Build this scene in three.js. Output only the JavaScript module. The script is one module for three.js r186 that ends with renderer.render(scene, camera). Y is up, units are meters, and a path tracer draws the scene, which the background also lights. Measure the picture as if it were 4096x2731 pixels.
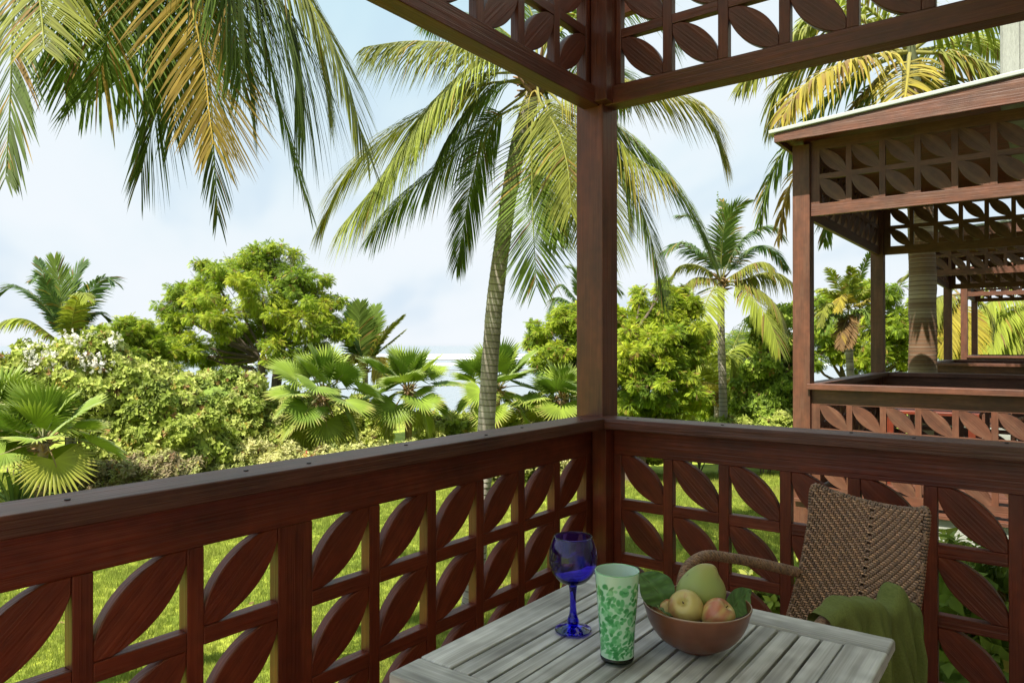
import * as THREE from 'three';
import { RoundedBoxGeometry } from 'three/addons/geometries/RoundedBoxGeometry.js';
import { mergeGeometries } from 'three/addons/utils/BufferGeometryUtils.js';

// ---------------------------------------------------------------- camera, sky, sun, exposure
const EYE = 1.38, GROUND = -2.12, SEA = -6.6;
const scene = new THREE.Scene();
const camera = new THREE.PerspectiveCamera(50.43, 1024 / 682, 0.05, 9000);
camera.position.set(0, EYE, 0);
camera.rotation.set(0.0053, THREE.MathUtils.degToRad(36.8), 0, 'YXZ');
const renderer = new THREE.WebGLRenderer({ antialias: true });
renderer.toneMapping = THREE.LinearToneMapping;
renderer.toneMappingExposure = 1.95;
renderer.shadowMap.enabled = true;
const SUN = new THREE.Vector3(-0.05, 1.44, 1.0).normalize();
const sun = new THREE.DirectionalLight(new THREE.Color(1, 0.93, 0.8), 5);
sun.position.copy(SUN).multiplyScalar(60); sun.castShadow = true;
Object.assign(sun.shadow.camera, { left: -45, right: 45, top: 45, bottom: -45, near: 1, far: 160 });
sun.shadow.mapSize.set(4096, 4096);
scene.add(sun, sun.target);

function mulberry(a) { return () => { a = (a + 0x6d2b79f5) | 0; let t = Math.imul(a ^ (a >>> 15), 1 | a); t = (t + Math.imul(t ^ (t >>> 7), 61 | t)) ^ t; return ((t ^ (t >>> 14)) >>> 0) / 4294967296; }; }
const hash = (x, y, z, s) => { let h = Math.imul(x | 0, 374761393) ^ Math.imul(y | 0, 668265263) ^ Math.imul(z | 0, 2147483647 - 1013) ^ Math.imul(s | 0, 1274126177); h = Math.imul(h ^ (h >>> 13), 1274126177); h ^= h >>> 16; return (h >>> 0) / 4294967296; };
const sm = (t) => t * t * (3 - 2 * t), mix = (a, b, t) => a + (b - a) * t, clamp = THREE.MathUtils.clamp;
function noise3(x, y, z, s = 1, px = 0, py = 0) {          // value noise, periodic in x and y when px, py are given
  const ix = Math.floor(x), iy = Math.floor(y), iz = Math.floor(z), fx = sm(x - ix), fy = sm(y - iy), fz = sm(z - iz);
  const w = (i, p) => (p ? ((i % p) + p) % p : i);
  const g = (i, j, k) => hash(w(ix + i, px), w(iy + j, py), iz + k, s);
  return mix(mix(mix(g(0, 0, 0), g(1, 0, 0), fx), mix(g(0, 1, 0), g(1, 1, 0), fx), fy), mix(mix(g(0, 0, 1), g(1, 0, 1), fx), mix(g(0, 1, 1), g(1, 1, 1), fx), fy), fz);
}
{
  const W = 1024, H = 512, data = new Float32Array(W * H * 4);
  for (let r = 0; r < H; r++) for (let c = 0; c < W; c++) {
    const up = ((r + 0.5) / H - 0.5) * Math.PI, az = ((c + 0.5) / W - 0.5) * 2 * Math.PI;
    const y = Math.sin(up), x = Math.cos(az) * Math.cos(up), z = Math.sin(az) * Math.cos(up);
    const e = clamp(y, 0, 1);
    const e2 = clamp(e / 0.5, 0, 1), k = e2 * (0.55 + 0.45 * e2);
    let R = mix(0.46, 0.28, k), G = mix(0.485, 0.42, k), B = mix(0.51, 0.475, k);
    // thin high cloud drawn out in long streaks, bluish gaps between
    const q = 1 / (e + 0.22), u = (x * 0.86 + z * 0.5) * q, v = (z * 0.86 - x * 0.5) * q;
    let n = 0, a = 0.5;
    for (let o = 0, f = 0.9; o < 6; o++, f *= 2.02, a *= 0.54) n += a * noise3(u * f * 0.7 + 9 + 0.6 * noise3(u * 2, v * 2, 1, 2), v * f * 2.3 + 4, 3 + o, 7);
    const cl = sm(clamp((n - 0.36) / 0.34, 0, 1));
    R = mix(R, 0.47, cl * 0.7); G = mix(G, 0.495, cl * 0.65); B = mix(B, 0.52, cl * 0.65);
    const gap = sm(clamp((0.47 - n) / 0.2, 0, 1)) * clamp(e / 0.06, 0, 1) * 0.55;
    R = mix(R, 0.29, gap); G = mix(G, 0.375, gap); B = mix(B, 0.46, gap);
    if (y < 0) { R = 0.42; G = 0.45; B = 0.48; }
    data.set([R, G, B, 1], (r * W + c) * 4);
  }
  const t = new THREE.DataTexture(data, W, H, THREE.RGBAFormat, THREE.FloatType);
  t.mapping = THREE.EquirectangularReflectionMapping; t.magFilter = THREE.LinearFilter; t.wrapS = THREE.RepeatWrapping; t.needsUpdate = true;
  scene.background = t; scene.environment = t;
}

// ---------------------------------------------------------------- helpers
const V = (x, y, z) => new THREE.Vector3(x, y, z), D2R = Math.PI / 180, UP = V(0, 1, 0);
const CY = Math.cos(36.8 * D2R), SY = Math.sin(36.8 * D2R);
// a point d metres ahead, seen at (px, py) of the 4096 x 2731 photograph
const at = (px, py, d) => { const r = ((px - 2048) / 2900) * d; return V(CY * r - SY * d, EYE - ((py - 1381) / 2900) * d, -SY * r - CY * d); };
const used = new Map();
function numbered(n) { const k = used.get(n) ?? 0; used.set(n, k + 1); return k ? n + '_' + String(k).padStart(3, '0') : n; }
function thing(name, label, category, pos = V(0, 0, 0), turn = 0, group) {
  const o = new THREE.Group(); o.name = numbered(name); o.position.copy(pos); o.rotation.y = turn; o.userData = { label, category };
  if (group) o.userData.group = group;
  scene.add(o); return o;
}
function part(parent, name, geo, mat, label) {
  const m = new THREE.Mesh(geo, mat); m.name = name; m.castShadow = m.receiveShadow = true; if (label) m.userData.label = label;
  parent.add(m); return m;
}
function struct(name, geo, mat, kind = 'structure') { const m = part(scene, numbered(name), geo, mat); m.userData.kind = kind; return m; }

function texture(w, h, f, srgb = true) {                    // f(x, y) -> [r, g, b] 0..255
  const d = new Uint8Array(w * h * 4);
  for (let y = 0; y < h; y++) for (let x = 0; x < w; x++) { const c = f(x, y); d.set([clamp(c[0], 0, 255), clamp(c[1], 0, 255), clamp(c[2], 0, 255), 255], (y * w + x) * 4); }
  const t = new THREE.DataTexture(d, w, h); t.wrapS = t.wrapT = THREE.RepeatWrapping; t.magFilter = THREE.LinearFilter; t.minFilter = THREE.LinearMipmapLinearFilter; t.generateMipmaps = true;
  if (srgb) t.colorSpace = THREE.SRGBColorSpace; t.needsUpdate = true; return t;
}
// wood: the texture spans 0.25 m across the grain and 1 m along it
function grain(seed, dark, light, wear, wearAmount) {
  const W = 512, H = 512, val = new Float32Array(W * H), wr = new Float32Array(W * H);
  for (let y = 0; y < H; y++) for (let x = 0; x < W; x++) {
    const u = x / W, v = y / H, bend = noise3(u * 4, v * 3, 0.5, seed + 9, 4, 3) * 0.5;
    let n = 0.34 * noise3(u * 14 + bend * 2, v * 3, 0, seed, 0, 3) + 0.16 * noise3(u * 5, v * 9, 5, seed + 3, 5, 9) + 0.3 * noise3(u * 44, v * 5, 2, seed + 1, 44, 5) + 0.2 * noise3(u * 128, v * 8, 4, seed + 2, 128, 8);
    if (u > 0.94) n = mix(n, 0.34 * noise3((u - 1) * 14 + bend * 2, v * 3, 0, seed, 0, 3) + 0.16 * noise3(u * 5, v * 9, 5, seed + 3, 5, 9) + 0.3 * noise3(u * 44, v * 5, 2, seed + 1, 44, 5) + 0.2 * noise3(u * 128, v * 8, 4, seed + 2, 128, 8), (u - 0.94) / 0.06);
    val[y * W + x] = n;
    wr[y * W + x] = clamp((noise3(u * 7, v * 4, 8, seed + 5, 7, 4) * 0.6 + noise3(u * 60, v * 10, 8, seed + 6, 60, 10) * 0.4 - 0.5) * 3.2, 0, 1) * wearAmount;
  }
  const map = texture(W, H, (x, y) => { const k = y * W + x, t = clamp((val[k] - 0.25) * 2, 0, 1); const s = 0.8 + 0.26 * noise3((x / W) * 3, (y / H) * 5, 6, seed + 12, 3, 5) + 0.14 * noise3((x / W) * 11, (y / H) * 34, 7, seed + 13, 11, 34); return [0, 1, 2].map((c) => s * mix(mix(dark[c], light[c], t), wear[c], wr[k])); });
  const bump = texture(W, H, (x, y) => { const b = 255 * clamp((val[y * W + x] - 0.2) * 1.6, 0, 1); return [b, b, b]; }, false);
  return { map, bump };
}
const brown = grain(3, [92, 45, 29], [106, 53, 34], [132, 84, 62], 0.34);
const grey = grain(21, [152, 150, 148], [204, 204, 204], [214, 214, 212], 0.5);
const M = {};
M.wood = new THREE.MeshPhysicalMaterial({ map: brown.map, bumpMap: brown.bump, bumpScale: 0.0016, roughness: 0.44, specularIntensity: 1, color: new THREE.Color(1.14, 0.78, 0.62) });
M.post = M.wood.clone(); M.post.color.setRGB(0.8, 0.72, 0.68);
M.beam = M.wood.clone(); M.beam.color.setRGB(0.56, 0.45, 0.4);  // same stain as the railings; backlit shade of the overhead timber put into the colour
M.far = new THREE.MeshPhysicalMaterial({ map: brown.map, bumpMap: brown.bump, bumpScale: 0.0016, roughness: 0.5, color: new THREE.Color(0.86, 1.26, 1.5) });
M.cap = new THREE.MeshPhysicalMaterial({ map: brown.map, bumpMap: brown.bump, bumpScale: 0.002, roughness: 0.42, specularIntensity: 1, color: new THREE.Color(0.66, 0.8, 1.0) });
M.teak = new THREE.MeshStandardMaterial({ map: grey.map, bumpMap: grey.bump, bumpScale: 0.0016, roughness: 0.55, color: new THREE.Color(1.06, 1.07, 1.1) });
{
  const rough = texture(256, 256, (x, y) => { const n = 0.5 * noise3(x / 16, y / 16, 0, 3, 16, 16) + 0.3 * noise3(x / 4, y / 4, 1, 4, 64, 64) + 0.2 * noise3(x / 2, y / 2, 2, 5, 128, 128); const b = 205 + 40 * n; return [b, b, b * 0.985]; });
  const rb = texture(256, 256, (x, y) => { const n = 0.4 * noise3(x / 8, y / 8, 0, 13, 32, 32) + 0.6 * noise3(x / 2, y / 2, 1, 14, 128, 128); return [255 * n, 255 * n, 255 * n]; }, false);
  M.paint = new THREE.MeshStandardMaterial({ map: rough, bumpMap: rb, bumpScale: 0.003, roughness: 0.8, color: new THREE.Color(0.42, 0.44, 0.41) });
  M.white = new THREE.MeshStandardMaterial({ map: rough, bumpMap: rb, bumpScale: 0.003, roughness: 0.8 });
}
M.metal = new THREE.MeshStandardMaterial({ color: new THREE.Color(0.42, 0.45, 0.44), roughness: 0.4 });
M.screw = new THREE.MeshStandardMaterial({ color: new THREE.Color(0.02, 0.015, 0.015), roughness: 0.5, metalness: 0.4 });

function woodUV(g, axis = 'x', shift = 0) {
  const p = g.attributes.position, n = g.attributes.normal, uv = new Float32Array(p.count * 2);
  for (let i = 0; i < p.count; i++) {
    const c = { x: p.getX(i), y: p.getY(i), z: p.getZ(i) }, m = { x: Math.abs(n.getX(i)), y: Math.abs(n.getY(i)), z: Math.abs(n.getZ(i)) };
    const others = ['x', 'y', 'z'].filter((k) => k !== axis), cross = m[others[0]] > m[others[1]] ? others[1] : others[0];
    uv[i * 2] = c[cross] / 0.25 + shift * 0.377 + (cross === others[0] ? 0 : 0.31); uv[i * 2 + 1] = c[axis] + shift * 0.619;
  }
  g.setAttribute('uv', new THREE.BufferAttribute(uv, 2)); return g;
}
let shiftNo = 0;
const boxCache = new Map();
function wbox(w, h, d, axis, r = 0.004, fresh = false) {      // a board with eased edges, grain along axis; four variants are shared
  const k = [w, h, d].map((x) => x.toFixed(4)).join() + axis + r + (shiftNo++ % 4);
  if (fresh || !boxCache.has(k)) boxCache.set(k, woodUV(r > 0 ? new RoundedBoxGeometry(w, h, d, 1, r) : new THREE.BoxGeometry(w, h, d).toNonIndexed(), axis, shiftNo * 1.37));
  return boxCache.get(k);
}
const moved = (g, x, y, z) => g.clone().translate(x, y, z);
function merged(list) { return mergeGeometries(list.map((g) => { const q = g.index ? g.toNonIndexed() : g.clone(); for (const a of Object.keys(q.attributes)) if (!['position', 'normal', 'uv'].includes(a)) q.deleteAttribute(a); return q; })); }

// one carved leaf filling a w x h opening, tips cut off at the corners; flip: lower left to upper right
const leafCache = new Map();
function leafGeo(w, h, thick, flip, steps = 10, bevel = true) {
  const k = [w, h, thick].map((x) => x.toFixed(4)).join() + flip + (shiftNo++ % 3) + steps;
  if (leafCache.has(k)) return leafCache.get(k);
  const c = -0.15, R = 1.2, s = new THREE.Shape(), pts = [];
  const a0 = Math.atan2(1 - c, 0.19 - c), a1 = Math.atan2(0.19 - c, 1 - c);
  for (let i = 0; i <= steps; i++) { const a = mix(a0, a1, i / steps); pts.push([Math.min(1, c + R * Math.cos(a)), Math.min(1, c + R * Math.sin(a))]); }
  const low = pts.map(([x, y]) => [1 - x, 1 - y]);
  const all = [...pts, [1, 0], ...low, [0, 1]];
  all.forEach(([x, y], i) => { const X = (flip ? 1 - x : x) * w, Y = y * h; i ? s.lineTo(X, Y) : s.moveTo(X, Y); });
  const b = bevel ? 0.003 : 0;
  const g = new THREE.ExtrudeGeometry(s, { depth: thick - 2 * b, bevelEnabled: bevel, bevelThickness: b, bevelSize: b, bevelOffset: -b, bevelSegments: 1, curveSegments: 1 });
  g.translate(0, 0, -thick / 2 + b);
  const p = g.attributes.position, uv = new Float32Array(p.count * 2), q = shiftNo * 0.41;
  for (let i = 0; i < p.count; i++) { const x = p.getX(i) * (flip ? -1 : 1), y = -p.getY(i); uv[i * 2] = (x - y) / 0.36 + p.getZ(i) * 4 + q; uv[i * 2 + 1] = (x + y) * 0.7 + q; }
  g.setAttribute('uv', new THREE.BufferAttribute(uv, 2)); leafCache.set(k, g); return g;
}
// a lattice screen in its own XY plane, +Z the face seen: boards and carved leaves are parts of parent
function lattice(parent, { cols, rows, x0, x1, top, bottom, T = 0.042, flip = false, off = V(0, 0, 0), turn = 0, single = false, mat = M.wood }) {
  const list = [], leaves = [], Q = new THREE.Matrix4().makeRotationY(turn).setPosition(off);
  const put = (name, g, x, y, z = 0) => {
    if (single) { (name === 'carved_leaf' ? leaves : list).push(g.clone().translate(x, y, z).applyMatrix4(Q)); return; }
    const m = part(parent, name, g, mat); m.position.set(x, y, z).applyMatrix4(Q); m.rotation.y = turn;
  };
  const L = x1 - x0, r = single ? 0 : 0.003;
  put('top_board', wbox(L, top[1] - top[0], T, 'x', r), (x0 + x1) / 2, (top[0] + top[1]) / 2);
  put('bottom_rail', wbox(L, bottom[1] - bottom[0], T, 'x', r), (x0 + x1) / 2, (bottom[0] + bottom[1]) / 2);
  const lo = bottom[1], hi = top[0], edges = [x0, ...cols.flat(), x1];
  for (let i = 0; i < edges.length; i += 2) if (edges[i + 1] - edges[i] > 0.005) put('stile', wbox(edges[i + 1] - edges[i], hi - lo, T, 'y', r), (edges[i] + edges[i + 1]) / 2, (lo + hi) / 2);
  for (const [a, b] of cols) rows.forEach(([p, q], i) => {
    if (i) { const s0 = rows[i - 1][1]; put('rail', wbox(b - a, p - s0, T, 'x', r), (a + b) / 2, (p + s0) / 2); }
    put('carved_leaf', leafGeo(b - a, q - p, T - 0.006, flip, single ? 7 : 14, !single), a, p);
  });
  return { list, leaves };
}
// ---------------------------------------------------------------- ground, sea
const fwd = (x, z) => -SY * x - CY * z;                      // metres straight ahead of the house corner view
function groundY(x, z) {
  const f = fwd(x, z), t = clamp((f - 34) / 46, 0, 1);
  return GROUND - sm(t) * 6.5 + (f > 4 && f < 60 ? 0.05 * (noise3(x * 0.35, z * 0.35, 0, 61) - 0.5) * clamp((f - 4) / 4, 0, 1) : 0);
}
{
  const xs = [], zs = [];
  const steps = (a, b, n, list) => { for (let i = 0; i < n; i++) list.push(a + ((b - a) * i) / n); };
  steps(-900, -90, 8, xs); steps(-90, 30, 120, xs); steps(30, 900, 8, xs); xs.push(900);
  steps(-900, -90, 8, zs); steps(-90, 30, 120, zs); steps(30, 900, 8, zs); zs.push(900);
  const pos = [], uv = [], idx = [], n = xs.length;
  for (const z of zs) for (const x of xs) { pos.push(x, groundY(x, z), z); uv.push(x / 3, z / 3); }
  for (let j = 0; j < zs.length - 1; j++) for (let i = 0; i < n - 1; i++) { const a = j * n + i; idx.push(a, a + n, a + 1, a + 1, a + n, a + n + 1); }
  const g = new THREE.BufferGeometry(); g.setAttribute('position', new THREE.Float32BufferAttribute(pos, 3)); g.setAttribute('uv', new THREE.Float32BufferAttribute(uv, 2)); g.setIndex(idx); g.computeVertexNormals();
  const map = texture(512, 512, (x, y) => {
    const n = 0.4 * noise3(x / 64, y / 64, 0, 31, 8, 8) + 0.3 * noise3(x / 10, y / 10, 1, 32, 51, 51) + 0.3 * noise3(x / 2, y / 2, 2, 33, 256, 256);
    const t = clamp((n - 0.25) * 2, 0, 1); return [mix(110, 165, t), mix(130, 172, t), mix(32, 60, t)];
  });
  struct('lawn_ground', g, new THREE.MeshStandardMaterial({ map, roughness: 1 }));

  const sea = new THREE.PlaneGeometry(9000, 9000, 1, 1).rotateX(-Math.PI / 2);
  const su = sea.attributes.uv; for (let i = 0; i < su.count; i++) su.setXY(i, su.getX(i) * 300, su.getY(i) * 300);
  sea.rotateY(36.8 * D2R).translate(-SY * 4530, SEA, -CY * 4530);
  const wave = texture(256, 256, (x, y) => { const n = 255 * (0.6 * noise3(x / 24, y / 8, 0, 41, 0, 32) + 0.4 * noise3(x / 8, y / 4, 1, 42, 32, 64)); return [n, n, n]; }, false);
  struct('sea', sea, new THREE.MeshPhysicalMaterial({ color: new THREE.Color(0.2, 0.25, 0.28), roughness: 0.16, bumpMap: wave, bumpScale: 0.12 }));
}
const foamMat = new THREE.MeshStandardMaterial({ color: new THREE.Color(0.85, 0.87, 0.88), roughness: 0.9 });
const reefMat = new THREE.MeshStandardMaterial({ color: new THREE.Color(0.13, 0.12, 0.11), roughness: 0.8 });
function seaStrip(d, w, a, b, seed, h) {                        // a low ragged band along the shore, d metres out
  const pos = [], idx = [], N = 70;
  for (let i = 0; i <= N; i++) {
    const s = mix(a, b, i / N), e = sm(Math.min(1, 4 * Math.min(i, N - i) / N)), k = w * e * (0.35 + noise3(i * 0.35, 0, 0, seed)), o = (noise3(i * 0.2, 5, 0, seed) - 0.5) * w * 2.2;
    for (const [q, y] of [[-k, 0.02], [0, h * e], [k, 0.02]]) { const f = d + o + q; pos.push(CY * s - SY * f, SEA + y, -SY * s - CY * f); }
    if (i) for (const j of [0, 1]) { const c = (i - 1) * 3 + j; idx.push(c, c + 1, c + 3, c + 1, c + 4, c + 3); }
  }
  const g = new THREE.BufferGeometry(); g.setAttribute('position', new THREE.Float32BufferAttribute(pos, 3)); g.setIndex(idx); g.computeVertexNormals(); return g;
}
struct('breaking_wave', seaStrip(560, 16, -420, 330, 5, 1.0), foamMat);
struct('breaking_wave', seaStrip(430, 9, -260, 260, 6, 0.8), foamMat);
struct('reef', seaStrip(400, 3.2, -190, 40, 7, 0.35), reefMat);
struct('breaking_wave', seaStrip(300, 5, -160, 180, 8, 0.5), foamMat);
struct('reef', seaStrip(232, 2.0, -30, 60, 9, 0.3), reefMat);

// ---------------------------------------------------------------- the balcony in the foreground
const Y = { deck: 0, cap: 1.04, beam: 2.532 };
const railRows = [[0.127, 0.339], [0.386, 0.598], [0.645, 0.857]], railTop = [0.857, 0.99], railBottom = [0.05, 0.127];
const upRows = [[2.636, 2.852], [2.897, 3.113]], upTop = [3.113, 3.2], upBottom = [2.532, 2.636];
const PX = -1.806, POST = 0.148;
// columns measured from the post's inner face
const seaCols = (n) => { const c = []; let a = 0.075; for (let i = 0; i < n; i++) { c.push([a, a + 0.226]); a += 0.272; if (i === 5) a += 0.073; } return c; };
const sideCols = (n) => { const c = []; let a = 0.073; for (let i = 0; i < n; i++) { c.push([a, a + 0.2165]); a += 0.2625; } return c; };
function capGeo(poly, y, axis) {                                // a cap rail from its outline in plan (x, z)
  const s = new THREE.Shape(); poly.forEach(([x, z], i) => (i ? s.lineTo(x, -z) : s.moveTo(x, -z)));
  const g = new THREE.ExtrudeGeometry(s, { depth: 0.042, bevelEnabled: true, bevelThickness: 0.004, bevelSize: 0.004, bevelOffset: -0.004, bevelSegments: 2 }).rotateX(-Math.PI / 2).translate(0, y + 0.004, 0);
  return woodUV(g, axis, 3.3);
}
{
  const post = thing('corner_post', 'square dark brown timber post at the corner of the near railings', 'post', V(PX, 0, -3.116));
  part(post, 'post_beam', wbox(POST, 3.2, POST, 'y', 0.005, true), M.post).position.set(0, 1.6, 0);
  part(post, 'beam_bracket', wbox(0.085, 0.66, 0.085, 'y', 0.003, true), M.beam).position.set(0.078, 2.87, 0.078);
  part(post, 'corner_block', wbox(0.075, 0.94, 0.075, 'y', 0.003, true), M.wood).position.set(0.075, 0.52, 0.075);

  const zEnd = 0.62, xEnd = 1.18;
  const left = thing('lattice_railing', 'dark brown carved leaf railing running along the left sea side of the near balcony', 'railing', V(-1.8, 0, -3.042));
  // columns run from the post towards the viewer: local x of the screen is -z
  const lc = seaCols(13).map(([a, b]) => [-b, -a]).reverse();
  lattice(left, { cols: lc, rows: railRows, x0: -(3.042 + zEnd), x1: 0, top: railTop, bottom: railBottom, flip: true, turn: Math.PI / 2 });
  part(left, 'cap_rail', capGeo([[-0.03, 3.042 + zEnd], [0.125, 3.042 + zEnd], [0.125, 0.087], [-0.03, -0.063]], 0.99, 'z'), M.cap);
  const right = thing('lattice_railing', 'dark brown carved leaf railing behind the woven armchair, right of the corner post', 'railing', V(-1.732, 0, -3.11));
  lattice(right, { cols: sideCols(11), rows: railRows, x0: 0, x1: xEnd + 1.732, top: railTop, bottom: railBottom });
  part(right, 'cap_rail', capGeo([[xEnd + 1.732, 0.155], [xEnd + 1.732, 0.005], [-0.093, 0.005], [0.057, 0.155]], 0.99, 'x'), M.cap);
  const sg = new THREE.CylinderGeometry(0.0065, 0.0065, 0.004, 10);
  for (const [x, z] of [[0.07, 0.2], [0.04, 0.62], [0.075, 0.9], [0.03, 1.28], [0.08, 1.72], [0.045, 1.9], [0.06, 2.35], [0.05, 2.62]]) part(left, 'screw', sg, M.screw).position.set(x, 1.0405, z);
  for (const [x, z] of [[0.14, 0.08], [0.6, 0.1], [1.1, 0.06], [1.32, 0.1], [1.6, 0.07]]) part(right, 'screw', sg, M.screw).position.set(x, 1.0405, z);

  const upL = thing('lattice_screen', 'carved leaf screen hanging overhead left of the corner post', 'lattice screen', V(-1.8, 0, -3.042));
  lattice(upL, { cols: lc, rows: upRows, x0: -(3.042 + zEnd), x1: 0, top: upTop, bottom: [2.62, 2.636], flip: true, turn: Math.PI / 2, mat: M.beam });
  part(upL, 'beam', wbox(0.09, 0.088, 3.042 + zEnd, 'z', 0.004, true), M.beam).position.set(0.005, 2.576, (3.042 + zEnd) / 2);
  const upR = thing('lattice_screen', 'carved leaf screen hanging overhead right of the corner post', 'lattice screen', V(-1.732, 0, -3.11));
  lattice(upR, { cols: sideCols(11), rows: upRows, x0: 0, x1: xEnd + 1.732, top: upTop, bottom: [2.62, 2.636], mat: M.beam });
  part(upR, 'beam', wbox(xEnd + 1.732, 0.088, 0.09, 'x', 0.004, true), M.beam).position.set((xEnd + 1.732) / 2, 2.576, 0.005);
}
// deck, roof and the house that the balconies hang on
function planks(parent, name, x0, x1, z0, z1, y, w, t, mat) {
  for (let z = z0, i = 0; z < z1 - 0.02; z += w, i++) part(parent, name, wbox(x1 - x0, t, w - 0.006, 'x', 0.002), mat).position.set((x0 + x1) / 2, y - t / 2, z + w / 2);
}
const house = thing('house', 'white walled house that carries the row of balconies', 'house', V(1.2, GROUND, -12));
part(house, 'wall', new THREE.BoxGeometry(0.25, 9.6, 40), M.white).position.set(0.125, 4.8, 0);
{
  const deck = thing('balcony_deck', 'boarded timber floor of the near balcony', 'deck', V(0, 0, 0));
  planks(deck, 'plank', -1.88, 1.18, -3.19, 1.9, 0, 0.14, 0.03, M.wood);
  part(deck, 'slab', new THREE.BoxGeometry(3.06, 0.22, 5.05), M.white).position.set(-0.35, -0.145, -0.65);
}
const whiteWood = new THREE.MeshStandardMaterial({ map: M.white.map, color: new THREE.Color(0.95, 0.93, 0.9), roughness: 0.7 });
function roof(parent, z0, z1, boardMat, wood) {                        // lean-to roof: z0 far end, z1 near end; slopes down to the sea
  const xa = -1.95, xb = 1.2, len = z1 - z0, zc = (z0 + z1) / 2, slope = Math.atan2(0.067, 1), L = (xb - xa) / Math.cos(slope);
  const s = new THREE.Shape(); s.moveTo(xa, 3.15); s.lineTo(xb, 3.15); s.lineTo(xb, 3.22 + 0.067 * (xb - xa)); s.lineTo(xa, 3.22); s.closePath();
  const fg = () => woodUV(new THREE.ExtrudeGeometry(s, { depth: 0.03, bevelEnabled: false }), 'x', shiftNo++);
  part(parent, 'fascia', fg(), wood).position.z = z1 - 0.03;
  part(parent, 'fascia', fg(), wood).position.z = z0;
  part(parent, 'fascia', wbox(0.03, 0.07, len - 0.06, 'z', 0), wood).position.set(xa + 0.015, 3.185, zc);
  const sheet = part(parent, 'roof_sheet', new RoundedBoxGeometry(L + 0.05, 0.035, len + 0.04, 1, 0.008), M.metal);
  sheet.position.set((xa + xb) / 2 - 0.02, 3.243 + 0.0335 * (xb - xa), zc); sheet.rotation.z = slope;
  const n = 18, w = (len - 0.07) / n;
  for (let i = 0; i < n; i++) { const b = part(parent, 'ceiling_board', wbox(L - 0.05, 0.015, w - 0.004, 'x', 0), boardMat); b.position.set((xa + xb) / 2, 3.205 + 0.0335 * (xb - xa), z0 + 0.035 + w * (i + 0.5)); b.rotation.z = slope; }
}
{   // unseen near roof; milky sheets made up to let fill light in from above
  const r = thing('unseen_fill_roof', 'unseen roof on timber rafters over the near balcony, milky sheets added to let light in from above', 'roof', V(0, 0, 0));
  const milky = new THREE.MeshPhysicalMaterial({ color: new THREE.Color(0.93, 0.93, 0.92), roughness: 1, transmission: 0.34, thickness: 0, side: THREE.DoubleSide });
  const slope = Math.atan2(0.067, 1);
  for (let i = 0; i < 5; i++) { const s = part(r, 'roof_sheet', new THREE.PlaneGeometry(3.2, 1.1).rotateX(-Math.PI / 2), milky); s.position.set(-0.38, 3.34 + 0.003 * (i % 2), -3.0 + i * 1.04); s.rotation.z = slope; }
  for (let i = 0; i < 5; i++) { const s = part(r, 'rafter', wbox(3.1, 0.09, 0.05, 'x', 0.003), M.wood); s.position.set(-0.38, 3.285, -3.46 + i * 1.25); s.rotation.z = slope; }
  part(r, 'fascia', wbox(0.03, 0.1, 5.1, 'z', 0.003, true), M.wood).position.set(-1.97, 3.2, -0.95);
}
function upperWall(z0, z1, top) {                                // white boarded upper storey over a unit
  const w = thing('upper_wall', '', 'wall', V(-0.34, 3.3, (z0 + z1) / 2));
  const len = z1 - z0, h = top - 3.3;
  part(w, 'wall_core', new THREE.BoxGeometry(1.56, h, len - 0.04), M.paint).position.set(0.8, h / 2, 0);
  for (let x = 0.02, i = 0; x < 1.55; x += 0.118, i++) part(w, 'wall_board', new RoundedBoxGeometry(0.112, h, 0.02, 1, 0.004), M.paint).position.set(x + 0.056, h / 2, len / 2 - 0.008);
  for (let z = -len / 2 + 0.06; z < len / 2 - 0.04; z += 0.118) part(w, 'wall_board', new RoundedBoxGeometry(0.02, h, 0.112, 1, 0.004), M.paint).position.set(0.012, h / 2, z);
  return w;
}
upperWall(-3.3, 1.2, 7.4).userData.label = 'white boarded upper storey wall above the near balcony roof';
upperWall(-10.3, -6.95, 6.2).userData.label = 'white boarded wall rising behind the next balcony roof at the right edge';

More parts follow.
